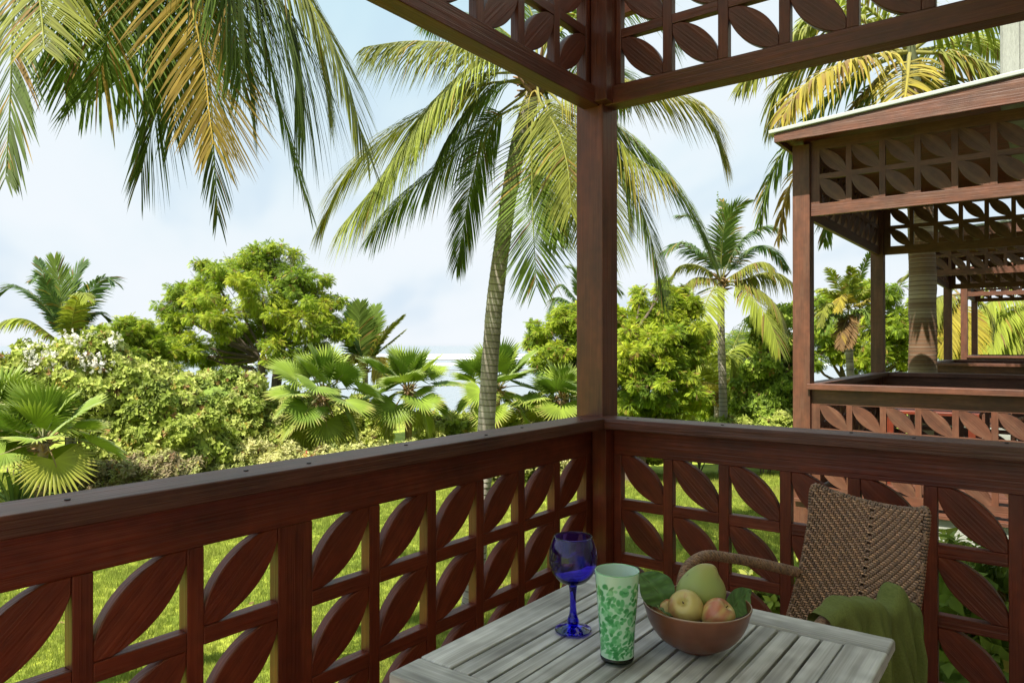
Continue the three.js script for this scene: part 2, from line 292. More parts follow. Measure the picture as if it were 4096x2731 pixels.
// ---------------------------------------------------------------- the balconies further along
function balcony(z0, dep, dy, label, detail) {
  const b = thing('balcony', label, 'balcony', V(0, dy, z0));      // z0: near face of its first post; it runs to z0 - dep
  const far = -dep, xEnd = 1.18, r = detail ? 0.003 : 0;
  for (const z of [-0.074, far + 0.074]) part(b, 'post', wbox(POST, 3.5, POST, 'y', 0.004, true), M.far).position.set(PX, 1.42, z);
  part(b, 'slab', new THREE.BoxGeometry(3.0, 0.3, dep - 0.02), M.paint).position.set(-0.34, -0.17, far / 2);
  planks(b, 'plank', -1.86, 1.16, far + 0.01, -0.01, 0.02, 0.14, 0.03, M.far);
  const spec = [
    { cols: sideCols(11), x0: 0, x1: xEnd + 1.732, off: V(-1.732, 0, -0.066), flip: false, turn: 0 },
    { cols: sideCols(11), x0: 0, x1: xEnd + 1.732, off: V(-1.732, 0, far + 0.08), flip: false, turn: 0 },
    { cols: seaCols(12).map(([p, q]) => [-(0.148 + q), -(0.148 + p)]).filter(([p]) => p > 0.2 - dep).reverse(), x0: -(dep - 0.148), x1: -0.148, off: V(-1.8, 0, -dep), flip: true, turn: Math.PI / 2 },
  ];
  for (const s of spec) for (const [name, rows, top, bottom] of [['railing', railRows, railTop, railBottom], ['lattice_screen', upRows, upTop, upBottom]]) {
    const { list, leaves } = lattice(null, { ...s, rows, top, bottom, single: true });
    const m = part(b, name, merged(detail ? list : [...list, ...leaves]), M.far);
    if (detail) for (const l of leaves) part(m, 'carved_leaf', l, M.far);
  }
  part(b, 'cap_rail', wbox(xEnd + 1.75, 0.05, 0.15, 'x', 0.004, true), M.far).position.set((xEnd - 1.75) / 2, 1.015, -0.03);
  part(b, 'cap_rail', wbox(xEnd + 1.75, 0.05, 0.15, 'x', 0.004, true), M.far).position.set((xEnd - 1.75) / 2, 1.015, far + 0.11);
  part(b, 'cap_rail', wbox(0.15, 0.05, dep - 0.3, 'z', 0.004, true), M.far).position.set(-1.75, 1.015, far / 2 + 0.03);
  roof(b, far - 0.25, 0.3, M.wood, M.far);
  return b;
}
balcony(-6.727, 3.61, 0.0, 'dark brown balcony next along with sunlit lower railing and white edged roof', true);
balcony(-14.35, 3.65, 0.04, 'third balcony along, dark lattice partly behind the thick ringed palm trunk', true);
balcony(-21.4, 3.1, 0.08, 'farthest small balcony at the right edge with a reddish post', false);
// ---------------------------------------------------------------- table, chair and what stands on them
const TOP = 0.73;
{
  const x0 = -1.064, x1 = -0.283, z0 = -1.80, z1 = -1.01, t = thing('slatted_table', 'weathered grey teak table with slatted top holding the glasses and fruit bowl', 'table', V((x0 + x1) / 2, 0, (z0 + z1) / 2));
  const w = x1 - x0, d = z1 - z0, e = 0.09, TH = 0.03, b = 0.0855;
  const mk = (name, g, x, z, y = TOP - TH / 2) => { part(t, name, g, M.teak).position.set(x, y, z); };
  for (const s of [-1, 1]) mk('end_board', wbox(w, TH, e, 'x', 0.007, true), 0, s * (d / 2 - e / 2));
  const L = d - 2 * e - 0.002;
  for (const s of [-1, 1]) mk('side_board', wbox(b, TH, L, 'z', 0.005, true), s * (w / 2 - b / 2), 0);
  const n = 13, p = (w - 2 * b) / n;
  for (let i = 0; i < n; i++) mk('slat', wbox(p - 0.0055, TH - 0.004, L - 0.004, 'z', 0.003, true), -w / 2 + b + p * (i + 0.5), 0, TOP - TH / 2 - 0.0015 - 0.0012 * ((i * 7) % 3) / 2);
  for (const s of [-1, 1]) { mk('apron', wbox(w - 0.16, 0.06, 0.022, 'x', 0.002, true), 0, s * (d / 2 - 0.06), TOP - TH - 0.031); mk('apron', wbox(0.022, 0.06, d - 0.16, 'z', 0.002, true), s * (w / 2 - 0.06), 0, TOP - TH - 0.031); }
  for (const sx of [-1, 1]) for (const sz of [-1, 1]) mk('leg', wbox(0.055, TOP - TH - 0.001, 0.055, 'y', 0.004, true), sx * (w / 2 - 0.06), sz * (d / 2 - 0.06), (TOP - TH) / 2);
}
const lathe = (pts, n = 64) => new THREE.LatheGeometry(pts.map(([r, y]) => new THREE.Vector2(r, y)), n);
function smooth(pts, n) { return new THREE.CatmullRomCurve3(pts.map(([r, y]) => V(r, y, 0))).getPoints(n).map((p) => [Math.max(0, p.x), p.y]); }
{
  const cobalt = new THREE.MeshPhysicalMaterial({ color: new THREE.Color(0.5, 0.42, 1.0), roughness: 0.03, transmission: 1, thickness: 0.01, ior: 1.5, attenuationColor: new THREE.Color(0.07, 0.04, 0.85), attenuationDistance: 0.014 });
  const g = thing('wine_goblet', 'cobalt blue glass goblet with round bowl and knobbed stem', 'goblet', V(-0.882, TOP, -1.412));
  const outer = smooth([[0.010, 0.104], [0.030, 0.112], [0.048, 0.132], [0.0555, 0.158], [0.0535, 0.186], [0.0435, 0.2135]], 28), inner = smooth([[0.0415, 0.2135], [0.0512, 0.186], [0.0532, 0.158], [0.0455, 0.134], [0.028, 0.117], [0, 0.112]], 28);
  part(g, 'bowl', lathe([[0, 0.1035], ...outer, [0.0425, 0.2145], ...inner]), cobalt);
  part(g, 'stem', lathe([[0, 0.0145], ...smooth([[0.011, 0.0145], [0.0135, 0.021], [0.0115, 0.028], [0.009, 0.036], [0.0068, 0.06], [0.0078, 0.088], [0.0098, 0.103]], 30), [0, 0.103]], 40), cobalt);
  part(g, 'foot', lathe([[0, 0.0004], [0.04, 0.0004], [0.042, 0.0012], ...smooth([[0.0418, 0.0028], [0.034, 0.005], [0.02, 0.0105], [0.011, 0.014]], 14), [0, 0.014]]), cobalt);
}
{
  const W = 512, H = 512, cv = document.createElement('canvas'); cv.width = W; cv.height = H;
  const c = cv.getContext('2d'), R = mulberry(77);
  c.fillStyle = '#b4dcc2'; c.fillRect(0, 0, W, H);
  for (let i = 0; i < 620; i++) {
    const v = Math.pow(R(), 0.9), x = R() * W, y = 24 + v * (H - 50), l = 8 + R() * (10 + 16 * v), w = 6 + R() * 8, a = (R() - 0.5) * 1.0 + 0.25;
    for (const k of [-W, 0, W]) { c.save(); c.translate(x + k, y); c.rotate(a); const g = c.createRadialGradient(0, 0, 0, 0, 0, 1), s = ['66,158,88', '84,172,104', '48,138,70', '122,196,140'][i % 4]; g.addColorStop(0, `rgba(${s},.95)`); g.addColorStop(0.65, `rgba(${s},.85)`); g.addColorStop(1, `rgba(${s},0)`); c.scale(w, l); c.fillStyle = g; c.beginPath(); c.arc(0, 0, 1, 0, 7); c.fill(); c.restore(); }
  }
  const map = new THREE.CanvasTexture(cv); map.colorSpace = THREE.SRGBColorSpace; map.wrapS = THREE.RepeatWrapping;
  const shell = new THREE.MeshPhysicalMaterial({ map, roughness: 0.16, clearcoat: 0.7, clearcoatRoughness: 0.05 });
  const base = new THREE.MeshPhysicalMaterial({ color: new THREE.Color(0.5, 0.85, 0.62), roughness: 0.03, transmission: 1, thickness: 0.01, ior: 1.5, attenuationColor: new THREE.Color(0.06, 0.4, 0.2), attenuationDistance: 0.012 });
  const inside = new THREE.MeshPhysicalMaterial({ color: new THREE.Color(0.6, 0.76, 0.7), roughness: 0.2, clearcoat: 0.5 });
  const t = thing('tumbler', 'tall milky glass tumbler speckled with green, beside the blue goblet', 'tumbler', V(-0.7266, TOP, -1.335));
  const out = smooth([[0.0345, 0.012], [0.0362, 0.05], [0.0405, 0.11], [0.0462, 0.1835]], 24);
  part(t, 'body', lathe(out), shell);
  part(t, 'rim', lathe([[0.0462, 0.1835], [0.0459, 0.1848], [0.0449, 0.1851], [0.0438, 0.1838]]), shell);
  part(t, 'inner_wall', lathe([...smooth([[0.0438, 0.1838], [0.038, 0.11], [0.0338, 0.05], [0.032, 0.02]], 20), [0, 0.016]]), inside);
  part(t, 'glass_base', lathe([[0, 0.0005], [0.03, 0.0005], [0.0335, 0.002], [0.0345, 0.006], [0.0346, 0.0117], [0, 0.0117]]), base);
}
const BOWL = V(-0.6155, TOP, -1.486);
{
  const glaze = texture(256, 128, (x, y) => { const n = noise3(x / 32, y / 16, 0, 51, 8, 8), q = noise3(x / 4, y / 4, 1, 52, 64, 32); return [92 + 26 * n + 12 * q, 52 + 16 * n + 8 * q, 38 + 10 * n + 6 * q]; });
  const m = new THREE.MeshPhysicalMaterial({ map: glaze, roughness: 0.33, clearcoat: 0.25, clearcoatRoughness: 0.25 });
  const b = thing('fruit_bowl', 'round brown bowl of fruit and leaves on the table', 'bowl', BOWL);
  part(b, 'bowl_shell', lathe([[0, 0.001], [0.041, 0.001], [0.044, 0.004], ...smooth([[0.046, 0.007], [0.075, 0.022], [0.099, 0.052], [0.1135, 0.0945]], 24), [0.1135, 0.0965], [0.1118, 0.0975], [0.1098, 0.0962], ...smooth([[0.109, 0.094], [0.094, 0.054], [0.07, 0.027], [0.0, 0.014]], 24)], 96), m);
  part(b, 'rim_line', new THREE.TorusGeometry(0.1117, 0.0013, 8, 96).rotateX(Math.PI / 2).translate(0, 0.0972, 0), new THREE.MeshPhysicalMaterial({ color: new THREE.Color(0.36, 0.26, 0.2), roughness: 0.25, clearcoat: 0.5 }));
}
function fruitColors(g, f) { const p = g.attributes.position, c = new Float32Array(p.count * 3), v = V(0, 0, 0); for (let i = 0; i < p.count; i++) c.set(f(v.fromBufferAttribute(p, i)), i * 3); g.setAttribute('color', new THREE.BufferAttribute(c, 3)); return g; }
const skin = new THREE.MeshPhysicalMaterial({ vertexColors: true, roughness: 0.32, clearcoat: 0.35, clearcoatRoughness: 0.25 });
const matte = new THREE.MeshPhysicalMaterial({ vertexColors: true, roughness: 0.45, clearcoat: 0.12, clearcoatRoughness: 0.4 });
const stemMat = new THREE.MeshStandardMaterial({ color: new THREE.Color(0.07, 0.045, 0.02), roughness: 0.9 });
function apple(pos, r, euler, blush, label, seed) {
  const prof = smooth([[0, 0.78], [0.1, 0.8], [0.32, 0.96], [0.62, 0.93], [0.93, 0.55], [1.0, 0.1], [0.9, -0.42], [0.6, -0.82], [0.28, -0.92], [0.1, -0.84], [0, -0.82]], 40).map(([a, b]) => [a * r, b * r]).reverse();
  const g = fruitColors(lathe(prof, 48), (v) => {
    const d = v.clone().divideScalar(r), n = noise3(d.x * 2.2 + 5, d.y * 1.1 + 5, d.z * 2.2 + 5, seed), s = noise3(Math.atan2(d.z, d.x) * 9, d.y * 1.2, 3, seed + 1);
    let t = clamp((d.dot(blush) * 0.7 + n * 0.8 + s * 0.4 - 0.82) * 1.4, 0, 0.85); if (Math.hypot(d.x, d.z) < 0.25) t *= 0.2;
    return [mix(0.55, 0.45, t), mix(0.44, 0.10, t), mix(0.16, 0.075, t)];
  });
  const o = thing('apple', label, 'apple', pos); part(o, 'flesh', g, skin);
  part(o, 'stalk', new THREE.CylinderGeometry(r * 0.03, r * 0.045, r * 0.3, 7).translate(0, r * 0.86, 0), stemMat);
  o.rotation.set(...euler);
}
apple(at(2745, 2433, 1.525), 0.0365, [0.85, -0.2, -0.1], V(-0.5, 0.2, 0.5).normalize(), 'red blushed apple with its dimple showing, at the front of the bowl', 5);
apple(at(2868, 2462, 1.50), 0.033, [0.5, 0.6, -0.9], V(-0.6, 0.7, 0.2).normalize(), 'small pink and yellow apple at the front right of the bowl', 6);
apple(at(2668, 2450, 1.575), 0.032, [0.3, 0, 0.4], V(-0.3, 0.9, 0.2).normalize(), 'rosy apple half hidden at the left inside the bowl', 8);
{
  const g = new THREE.SphereGeometry(1, 56, 40), p = g.attributes.position, v = V(0, 0, 0);
  for (let i = 0; i < p.count; i++) {
    v.fromBufferAttribute(p, i);
    const y = v.y, w = y > 0 ? mix(1, 0.74, Math.pow(y, 1.8)) : mix(1, 0.86, -y);
    v.set(v.x * 0.0545 * w + 0.012 * Math.pow(Math.max(0, y), 2.2) - 0.002, y * 0.064, v.z * 0.045 * w);
    const bump = Math.exp(-((v.x - 0.03) ** 2 + (v.y - 0.052) ** 2) / 0.0002) * 0.007; v.x += bump; v.y += bump * 0.4;
    p.setXYZ(i, v.x, v.y, v.z);
  }
  g.computeVertexNormals();
  fruitColors(g, (q) => { const n = noise3(q.x * 40 + 9, q.y * 40 + 9, q.z * 40 + 9, 71), t = clamp((q.x * 14 + q.y * 6 + n - 0.7) * 1.2, 0, 1), s = noise3(q.x * 330, q.y * 330, q.z * 330, 72) > 0.915 ? 0.35 : 1; return [mix(0.30, 0.44, t) * s, mix(0.36, 0.35, t) * s, mix(0.11, 0.12, t) * s]; });
  const o = thing('mango', 'large pale green mango standing up at the back of the bowl', 'mango', at(2806, 2372, 1.575)); part(o, 'flesh', g, matte);
  o.rotation.set(0.1, 36 * D2R, 0.12);
}
const leafMat = (r, g, b, t = 0.25) => new THREE.MeshPhysicalMaterial({ color: new THREE.Color(r, g, b), roughness: 0.8, transmission: t, thickness: 0, side: THREE.DoubleSide, clearcoat: 0.35, clearcoatRoughness: 0.4, vertexColors: true });
const FL = leafMat(1, 1, 1, 0.2);
function bigLeaf(a, m, b, width, roll, label, seed) {               // a broad leaf whose midrib runs a - m - b
  const cu = new THREE.QuadraticBezierCurve3(a, m, b), n = 18, k = 8, pos = [], col = [], idx = [], up0 = V(Math.sin(roll) * SY, Math.cos(roll), Math.sin(roll) * CY);
  for (let i = 0; i <= n; i++) {
    const t = i / n, p = cu.getPoint(t), T = cu.getTangent(t), S = V(0, 0, 0).crossVectors(T, up0).normalize(), N = V(0, 0, 0).crossVectors(S, T).normalize(), w = width * Math.pow(Math.sin(Math.PI * Math.pow(t, 0.85) * 0.985 + 0.02), 0.85);
    for (let j = 0; j <= k; j++) { const s = (j / k) * 2 - 1, q = p.clone().addScaledVector(S, s * w).addScaledVector(N, Math.abs(s) * w * 0.35 + 0.0018 * Math.sin(t * 21 + s * 3 + seed)); pos.push(q.x, q.y, q.z); const l = 0.85 + 0.3 * noise3(t * 14, s * 6, seed, 3), vein = Math.abs(s) < 0.09 || Math.abs(((t * 12 + Math.abs(s) * 1.6) % 1) - 0.5) < 0.05 ? 1.5 : 1; col.push(0.075 * l * vein, 0.17 * l * vein, 0.04 * l * vein); }
    if (i) for (let j = 0; j < k; j++) { const c = (i - 1) * (k + 1) + j; idx.push(c, c + k + 1, c + 1, c + 1, c + k + 1, c + k + 2); }
  }
  const g = new THREE.BufferGeometry(); g.setAttribute('position', new THREE.Float32BufferAttribute(pos, 3)); g.setAttribute('color', new THREE.Float32BufferAttribute(col, 3)); g.setIndex(idx); g.computeVertexNormals();
  const o = thing('fruit_leaf', label, 'leaf', a); g.translate(-a.x, -a.y, -a.z); part(o, 'blade', g, FL);
  part(o, 'leaf_stalk', new THREE.TubeGeometry(cu, 8, 0.0013, 5).translate(-a.x, -a.y, -a.z), FL.clone()).material.setValues({ vertexColors: false, color: new THREE.Color(0.12, 0.2, 0.06) });
}
bigLeaf(at(2672, 2425, 1.56), at(2628, 2350, 1.575), at(2560, 2292, 1.6), 0.038, 1.25, 'broad dark green leaf leaning over the left rim of the bowl', 1);
bigLeaf(at(2912, 2470, 1.53), at(2940, 2400, 1.56), at(3004, 2358, 1.60), 0.026, 1.3, 'pointed green leaf sticking up at the right rim of the bowl', 2);
bigLeaf(at(2690, 2465, 1.49), at(2640, 2440, 1.475), at(2622, 2420, 1.47), 0.010, 0.2, 'narrow bright leaf tip at the left inside the bowl', 3);

// woven armchair, local +z is where it faces; every strand of the weave is real
const rattanA = new THREE.MeshStandardMaterial({ color: new THREE.Color(1, 1, 1), roughness: 0.5, vertexColors: true });
const dark = new THREE.MeshStandardMaterial({ color: new THREE.Color(0.03, 0.02, 0.014), roughness: 0.7 });
function strands(list, seed) {                                     // list of [point, along, normal, length, radius, tone]
  const proto = new THREE.SphereGeometry(1, 7, 6), P0 = proto.attributes.position, N0 = proto.attributes.normal, I0 = proto.index.array;
  const pos = [], nor = [], col = [], idx = [], q = V(0, 0, 0), R = mulberry(seed);
  for (const [p, a, n, L, r, tone] of list) {
    const s = V(0, 0, 0).crossVectors(a, n).normalize(), b = pos.length / 3, k = tone * (0.78 + 0.44 * R()), warm = R();
    for (let i = 0; i < P0.count; i++) {
      q.copy(p).addScaledVector(a, P0.getY(i) * L).addScaledVector(s, P0.getX(i) * r).addScaledVector(n, P0.getZ(i) * r * 0.75 - Math.pow(P0.getY(i), 2) * r * 0.9); pos.push(q.x, q.y, q.z);
      q.set(0, 0, 0).addScaledVector(a, (N0.getY(i) * r) / L + P0.getY(i) * 0.35).addScaledVector(s, N0.getX(i)).addScaledVector(n, N0.getZ(i) / 0.75).normalize(); nor.push(q.x, q.y, q.z);
      col.push(mix(0.44, 0.33, warm) * k, mix(0.25, 0.21, warm) * k, mix(0.15, 0.15, warm) * k);
    }
    for (const i of I0) idx.push(b + i);
  }
  const g = new THREE.BufferGeometry(); g.setAttribute('position', new THREE.Float32BufferAttribute(pos, 3)); g.setAttribute('normal', new THREE.Float32BufferAttribute(nor, 3)); g.setAttribute('color', new THREE.Float32BufferAttribute(col, 3)); g.setIndex(idx); return g;
}
function weave(surf, nu, nv, lu, lv, seed) {                        // twill over surf(u, v), the diagonals meeting in the middle
  const list = [], e = 1e-3, p = V(0, 0, 0), n = V(0, 0, 0);
  for (let j = 0; j < nv; j++) for (let i = 0; i < nu; i++) {
    const m = i < nu / 2 ? i : nu - 1 - i, k = (m + j) % 4;
    if (k !== 0 && k !== 2) continue;
    const over = k === 0, u = (i + (over ? (i < nu / 2 ? 1 : 0) : 0.5)) / nu, v = (j + (over ? 0.5 : 1)) / nv;
    if (u > 1 || u < 0 || v > 1) continue;
    const a = surf(u, v), du = surf(u + e, v).sub(a).normalize(), dv = surf(u, v + e).sub(a).normalize(), nn = V(0, 0, 0).crossVectors(du, dv).normalize();
    list.push([a.addScaledVector(nn, 0.002), over ? du : dv, nn, over ? (lu / nu) * 1.12 : (lv / nv) * 1.12, over ? (lv / nv) * 0.5 : (lu / nu) * 0.5, over ? 1.28 : 0.66]);  // cross strands lighter, upright ones darker: the light they catch is put into the tone
  }
  for (let j = 0; j < nv; j++) { const v = (j + 0.5) / nv, a = surf(0.5, v), du = surf(0.5 + e, v).sub(a).normalize(), dv = surf(0.5, v + e).sub(a).normalize(), nn = V(0, 0, 0).crossVectors(du, dv).normalize(); list.push([a.addScaledVector(nn, 0.0012), du, nn, (lu / nu) * 1.25, (lv / nv) * 0.52, 0.85]); }   // where the two diagonals meet
  return strands(list, seed);
}
function wrapped(curve, r, seed, n) {                              // a rod bound round with strands
  const list = [], fr = curve.computeFrenetFrames(n, false), R = mulberry(seed);
  for (let i = 0; i < n; i++) {
    const p = curve.getPointAt(i / n), N = fr.normals[i], B = fr.binormals[i], T = fr.tangents[i], plait = i % 9 > 5;
    for (let j = 0; j < 7; j++) {
      const a = (j / 7) * 6.283 + (i % 2) * 0.45, o = N.clone().multiplyScalar(Math.cos(a)).addScaledVector(B, Math.sin(a)), tang = V(0, 0, 0).crossVectors(T, o).normalize();
      list.push([p.clone().addScaledVector(o, r), plait && j % 2 ? T.clone() : tang.addScaledVector(T, 0.25).normalize(), o, plait && j % 2 ? 0.011 : r * 0.62, 0.0042, plait ? 0.75 : 0.6 + 0.2 * R()]);
    }
  }
  return strands(list, seed + 1);
}
const backAt = (u, v) => {                                        // u 0..1 left to right, v 0..1 down to up
  const s = u * 2 - 1, w = mix(0.222, 0.207, v), lean = -0.185 - 0.125 * v - 0.02 * Math.sin(v * 3.1);
  return V(s * w, 0.40 + 0.485 * v + (0.028 * s * s - 0.026) * v, lean + 0.045 * s * s - 0.01);
};
const seatAt = (u, v) => V((u * 2 - 1) * 0.235, 0.42 + 0.01 * Math.sin(u * 3.14) - 0.03 * v, 0.25 - 0.46 * v);
const armCurve = (s) => new THREE.CatmullRomCurve3([V(s * 0.215, 0.595, -0.21), V(s * 0.255, 0.625, -0.10), V(s * 0.275, 0.66, 0.04), V(s * 0.275, 0.678, 0.15), V(s * 0.27, 0.645, 0.225), V(s * 0.26, 0.55, 0.255), V(s * 0.255, 0.3, 0.25), V(s * 0.25, 0.0, 0.26)]);
function makeChair(label) {
  const t = thing('woven_armchair', label, 'armchair', V(0, 0, 0), 0);
  const core = (f, nu, nv, off) => { const pos = [], idx = []; for (let j = 0; j <= nv; j++) for (let i = 0; i <= nu; i++) { const p = f(i / nu, j / nv), q = off(p); pos.push(q.x, q.y, q.z); if (i && j) { const c = j * (nu + 1) + i; idx.push(c, c - 1, c - nu - 2, c, c - nu - 2, c - nu - 1); } } const g = new THREE.BufferGeometry(); g.setAttribute('position', new THREE.Float32BufferAttribute(pos, 3)); g.setIndex(idx); g.computeVertexNormals(); return g; };
  const back = part(t, 'backrest', weave(backAt, 60, 70, 0.43, 0.49, 5), rattanA);
  part(back, 'backing', core(backAt, 20, 16, (p) => p.add(V(0, 0, -0.003))), dark);
  part(back, 'rear_weave', weave((u, v) => backAt(1 - u, v).add(V(0, 0, -0.022)), 60, 70, 0.43, 0.49, 6), rattanA);
  const edge = new THREE.CatmullRomCurve3([...[0, 0.25, 0.5, 0.75, 1].map((v) => backAt(0, v)), ...[0.1, 0.3, 0.5, 0.7, 0.9].map((u) => backAt(u, 1)), ...[1, 0.75, 0.5, 0.25, 0].map((v) => backAt(1, v))].map((p) => p.add(V(0, 0, -0.012))));
  part(back, 'bound_edge', wrapped(edge, 0.0085, 11, 150), rattanA);
  part(back, 'edge_core', new THREE.TubeGeometry(edge, 60, 0.0095, 8), dark);
  const seat = part(t, 'seat', weave(seatAt, 76, 74, 0.47, 0.46, 7), rattanA);
  part(seat, 'seat_frame', new RoundedBoxGeometry(0.47, 0.05, 0.46, 1, 0.01).translate(0, 0.375, 0.02), dark);
  for (const s of [-1, 1]) {
    const arm = part(t, 'armrest', wrapped(armCurve(s), 0.0155, 20 + s, 190), rattanA);
    part(arm, 'arm_core', new THREE.TubeGeometry(armCurve(s), 60, 0.016, 8), dark);
    const leg = new THREE.LineCurve3(V(s * 0.215, 0.42, -0.2), V(s * 0.22, 0, -0.27));
    const lg = part(t, 'rear_leg', wrapped(new THREE.CatmullRomCurve3([leg.v1, leg.getPoint(0.5), leg.v2]), 0.0155, 31 + s, 60), rattanA); part(lg, 'leg_core', new THREE.TubeGeometry(leg, 4, 0.016, 8), dark);
  }
  return t;
}
const chair = makeChair('brown herringbone woven armchair at the far side of the near table');
chair.position.set(-0.624, 0, -2.317); chair.rotation.y = -28 * D2R;
{
  const c = chair.clone(); c.name = numbered('woven_armchair'); c.position.set(0.02, 0.02, -8.1); c.rotation.y = -70 * D2R; scene.add(c); c.userData.label = 'woven armchair inside the next balcony, seen through its lattice';
}
{   // green throw over the right armrest
  const t = thing('green_throw', 'olive green cloth throw draped over the armrest of the near woven chair', 'throw', chair.position.clone(), -28 * D2R);
  const arm = armCurve(1), armAt = (z) => { let lo = 0, hi = 0.55; for (let k = 0; k < 20; k++) { const m = (lo + hi) / 2; if (arm.getPoint(m).z < z) lo = m; else hi = m; } return arm.getPoint(lo); };
  const U = 120, W = 90, pos = [], idx = [], uv = [];
  for (let j = 0; j <= W; j++) for (let i = 0; i <= U; i++) {
    const v = j / W, u = i / U, zl = mix(-0.18, 0.225, v);            // v along the arm, u across it
    const A = armAt(zl), s = (u - 0.42) * 1.25;
    const fold = Math.sin(v * 23 + Math.sin(u * 5) * 1.6) * 0.5 + Math.sin(v * 57 + u * 9) * 0.2 + 0.8 * (noise3(v * 9, u * 3, 0, 91) - 0.5) + 0.35 * (noise3(v * 26, u * 8, 0, 92) - 0.5);
    let x, y, z = zl;
    const r = 0.031 + 0.006 * fold, hang = Math.max(0, Math.abs(s) - 0.05), ang = clamp(s / 0.05, -1, 1) * 1.5;
    x = A.x + Math.sin(ang) * r; y = A.y + Math.cos(ang) * r;
    y += 0.05 * Math.exp(-(((v - 0.26) / 0.09) ** 2)) * Math.exp(-((s / 0.07) ** 2)) - 0.012 * Math.exp(-(((v - 0.42) / 0.07) ** 2)) * Math.exp(-((s / 0.09) ** 2));
    const side = Math.sign(s), out = hang * (side > 0 ? 1 : 0.62);
    y -= out; x += side * (0.012 + 0.048 * fold * clamp(out / 0.1, 0, 1) + (side < 0 ? -0.05 * clamp(out / 0.3, 0, 1) : 0.03 * out));
    z += 0.028 * clamp(out / 0.2, 0, 1) * Math.sin(v * 11 + 1) - 0.05 * out * (v - 0.5);
    if (side < 0 && y < 0.45) { x -= (0.45 - y) * 0.9; y = 0.45 + 0.004 * fold; }
    pos.push(x, y + 0.004 * fold, z); uv.push(u * 6, v * 4);
    if (i && j) { const c = j * (U + 1) + i; idx.push(c, c - 1, c - U - 2, c, c - U - 2, c - U - 1); }
  }
  const g = new THREE.BufferGeometry(); g.setAttribute('position', new THREE.Float32BufferAttribute(pos, 3)); g.setAttribute('uv', new THREE.Float32BufferAttribute(uv, 2)); g.setIndex(idx); g.computeVertexNormals();
  const cloth = texture(128, 128, (x, y) => { const n = 0.5 * hash(x, y >> 2, 0, 5) + 0.5 * hash(x >> 2, y, 0, 6); return [94 + 22 * n, 104 + 22 * n, 48 + 16 * n]; });
  part(t, 'cloth', g, new THREE.MeshPhysicalMaterial({ map: cloth, roughness: 0.85, sheen: 0.5, sheenColor: new THREE.Color(0.3, 0.38, 0.12), sheenRoughness: 0.5, side: THREE.DoubleSide }));
}
{   // red brown table in the next balcony
  const t = thing('side_table', 'reddish timber table inside the next balcony, seen through its lattice', 'table', V(-0.95, 0.02, -8.3));
  part(t, 'table_top', wbox(0.8, 0.035, 0.8, 'x', 0.006, true), M.wood).position.y = 0.71;
  for (const x of [-0.34, 0.34]) for (const z of [-0.34, 0.34]) part(t, 'leg', wbox(0.06, 0.69, 0.06, 'y', 0.004, true), M.wood).position.set(x, 0.345, z);
}
// ---------------------------------------------------------------- palms, trees and shrubs
class MB {                                                        // collects coloured triangles
  constructor() { this.p = []; this.c = []; this.i = []; }
  v(q, c) { this.p.push(q.x, q.y, q.z); this.c.push(c[0], c[1], c[2]); return this.p.length / 3 - 1; }
  tube(curve, n, r0, r1, color, sides = 6, rough = 0, seed = 1) {
    const fr = curve.computeFrenetFrames(n, false), b = this.p.length / 3, q = V(0, 0, 0);
    for (let k = 0; k <= n; k++) {
      const t = k / n, P = curve.getPointAt(t), r = typeof r0 === 'function' ? r0(t) : mix(r0, r1, t), c = typeof color === 'function' ? color(t) : color;
      for (let j = 0; j < sides; j++) { const a = (j / sides) * 6.2832, e = r * (1 + rough * (noise3(Math.cos(a) * 2 + 5, Math.sin(a) * 2 + 5, t * 40, seed) - 0.5)); this.v(q.copy(P).addScaledVector(fr.normals[k], Math.cos(a) * e).addScaledVector(fr.binormals[k], Math.sin(a) * e), c); }
      if (k) for (let j = 0; j < sides; j++) { const a = b + (k - 1) * sides + j, d = b + (k - 1) * sides + ((j + 1) % sides); this.i.push(a, d, a + sides, d, d + sides, a + sides); }
    }
    return this;
  }
  geo(origin) {
    const g = new THREE.BufferGeometry(); if (origin) for (let i = 0; i < this.p.length; i += 3) { this.p[i] -= origin.x; this.p[i + 1] -= origin.y; this.p[i + 2] -= origin.z; }
    g.setAttribute('position', new THREE.Float32BufferAttribute(this.p, 3)); g.setAttribute('color', new THREE.Float32BufferAttribute(this.c, 3)); g.setIndex(this.i); g.computeVertexNormals(); return g;
  }
}
const scaled = (c, k) => [c[0] * k, c[1] * k, c[2] * k], lerpC = (a, b, t) => [mix(a[0], b[0], t), mix(a[1], b[1], t), mix(a[2], b[2], t)];
const frondMat = new THREE.MeshPhysicalMaterial({ color: 0xffffff, vertexColors: true, side: THREE.DoubleSide, roughness: 0.85, specularIntensity: 0.4, transmission: 0.46, thickness: 0, clearcoat: 0.06, clearcoatRoughness: 0.4 });
const fanMat = new THREE.MeshPhysicalMaterial({ color: 0xffffff, vertexColors: true, side: THREE.DoubleSide, roughness: 0.85, specularIntensity: 0.4, transmission: 0.36, thickness: 0, clearcoat: 0.22, clearcoatRoughness: 0.3 });
const barkMat = new THREE.MeshStandardMaterial({ vertexColors: true, roughness: 0.92 });
const leafInst = new THREE.MeshPhysicalMaterial({ color: 0xffffff, side: THREE.DoubleSide, roughness: 0.86, specularIntensity: 0.4, transmission: 0.4, thickness: 0, clearcoat: 0.06, clearcoatRoughness: 0.4 });
const C = { green: [0.13, 0.205, 0.02], dark: [0.08, 0.125, 0.018], olive: [0.21, 0.23, 0.024], yellow: [0.36, 0.30, 0.03], lime: [0.28, 0.33, 0.03], gold: [0.37, 0.26, 0.035], blue: [0.10, 0.175, 0.05], brown: [0.2, 0.115, 0.04], rachis: [0.36, 0.34, 0.08] };

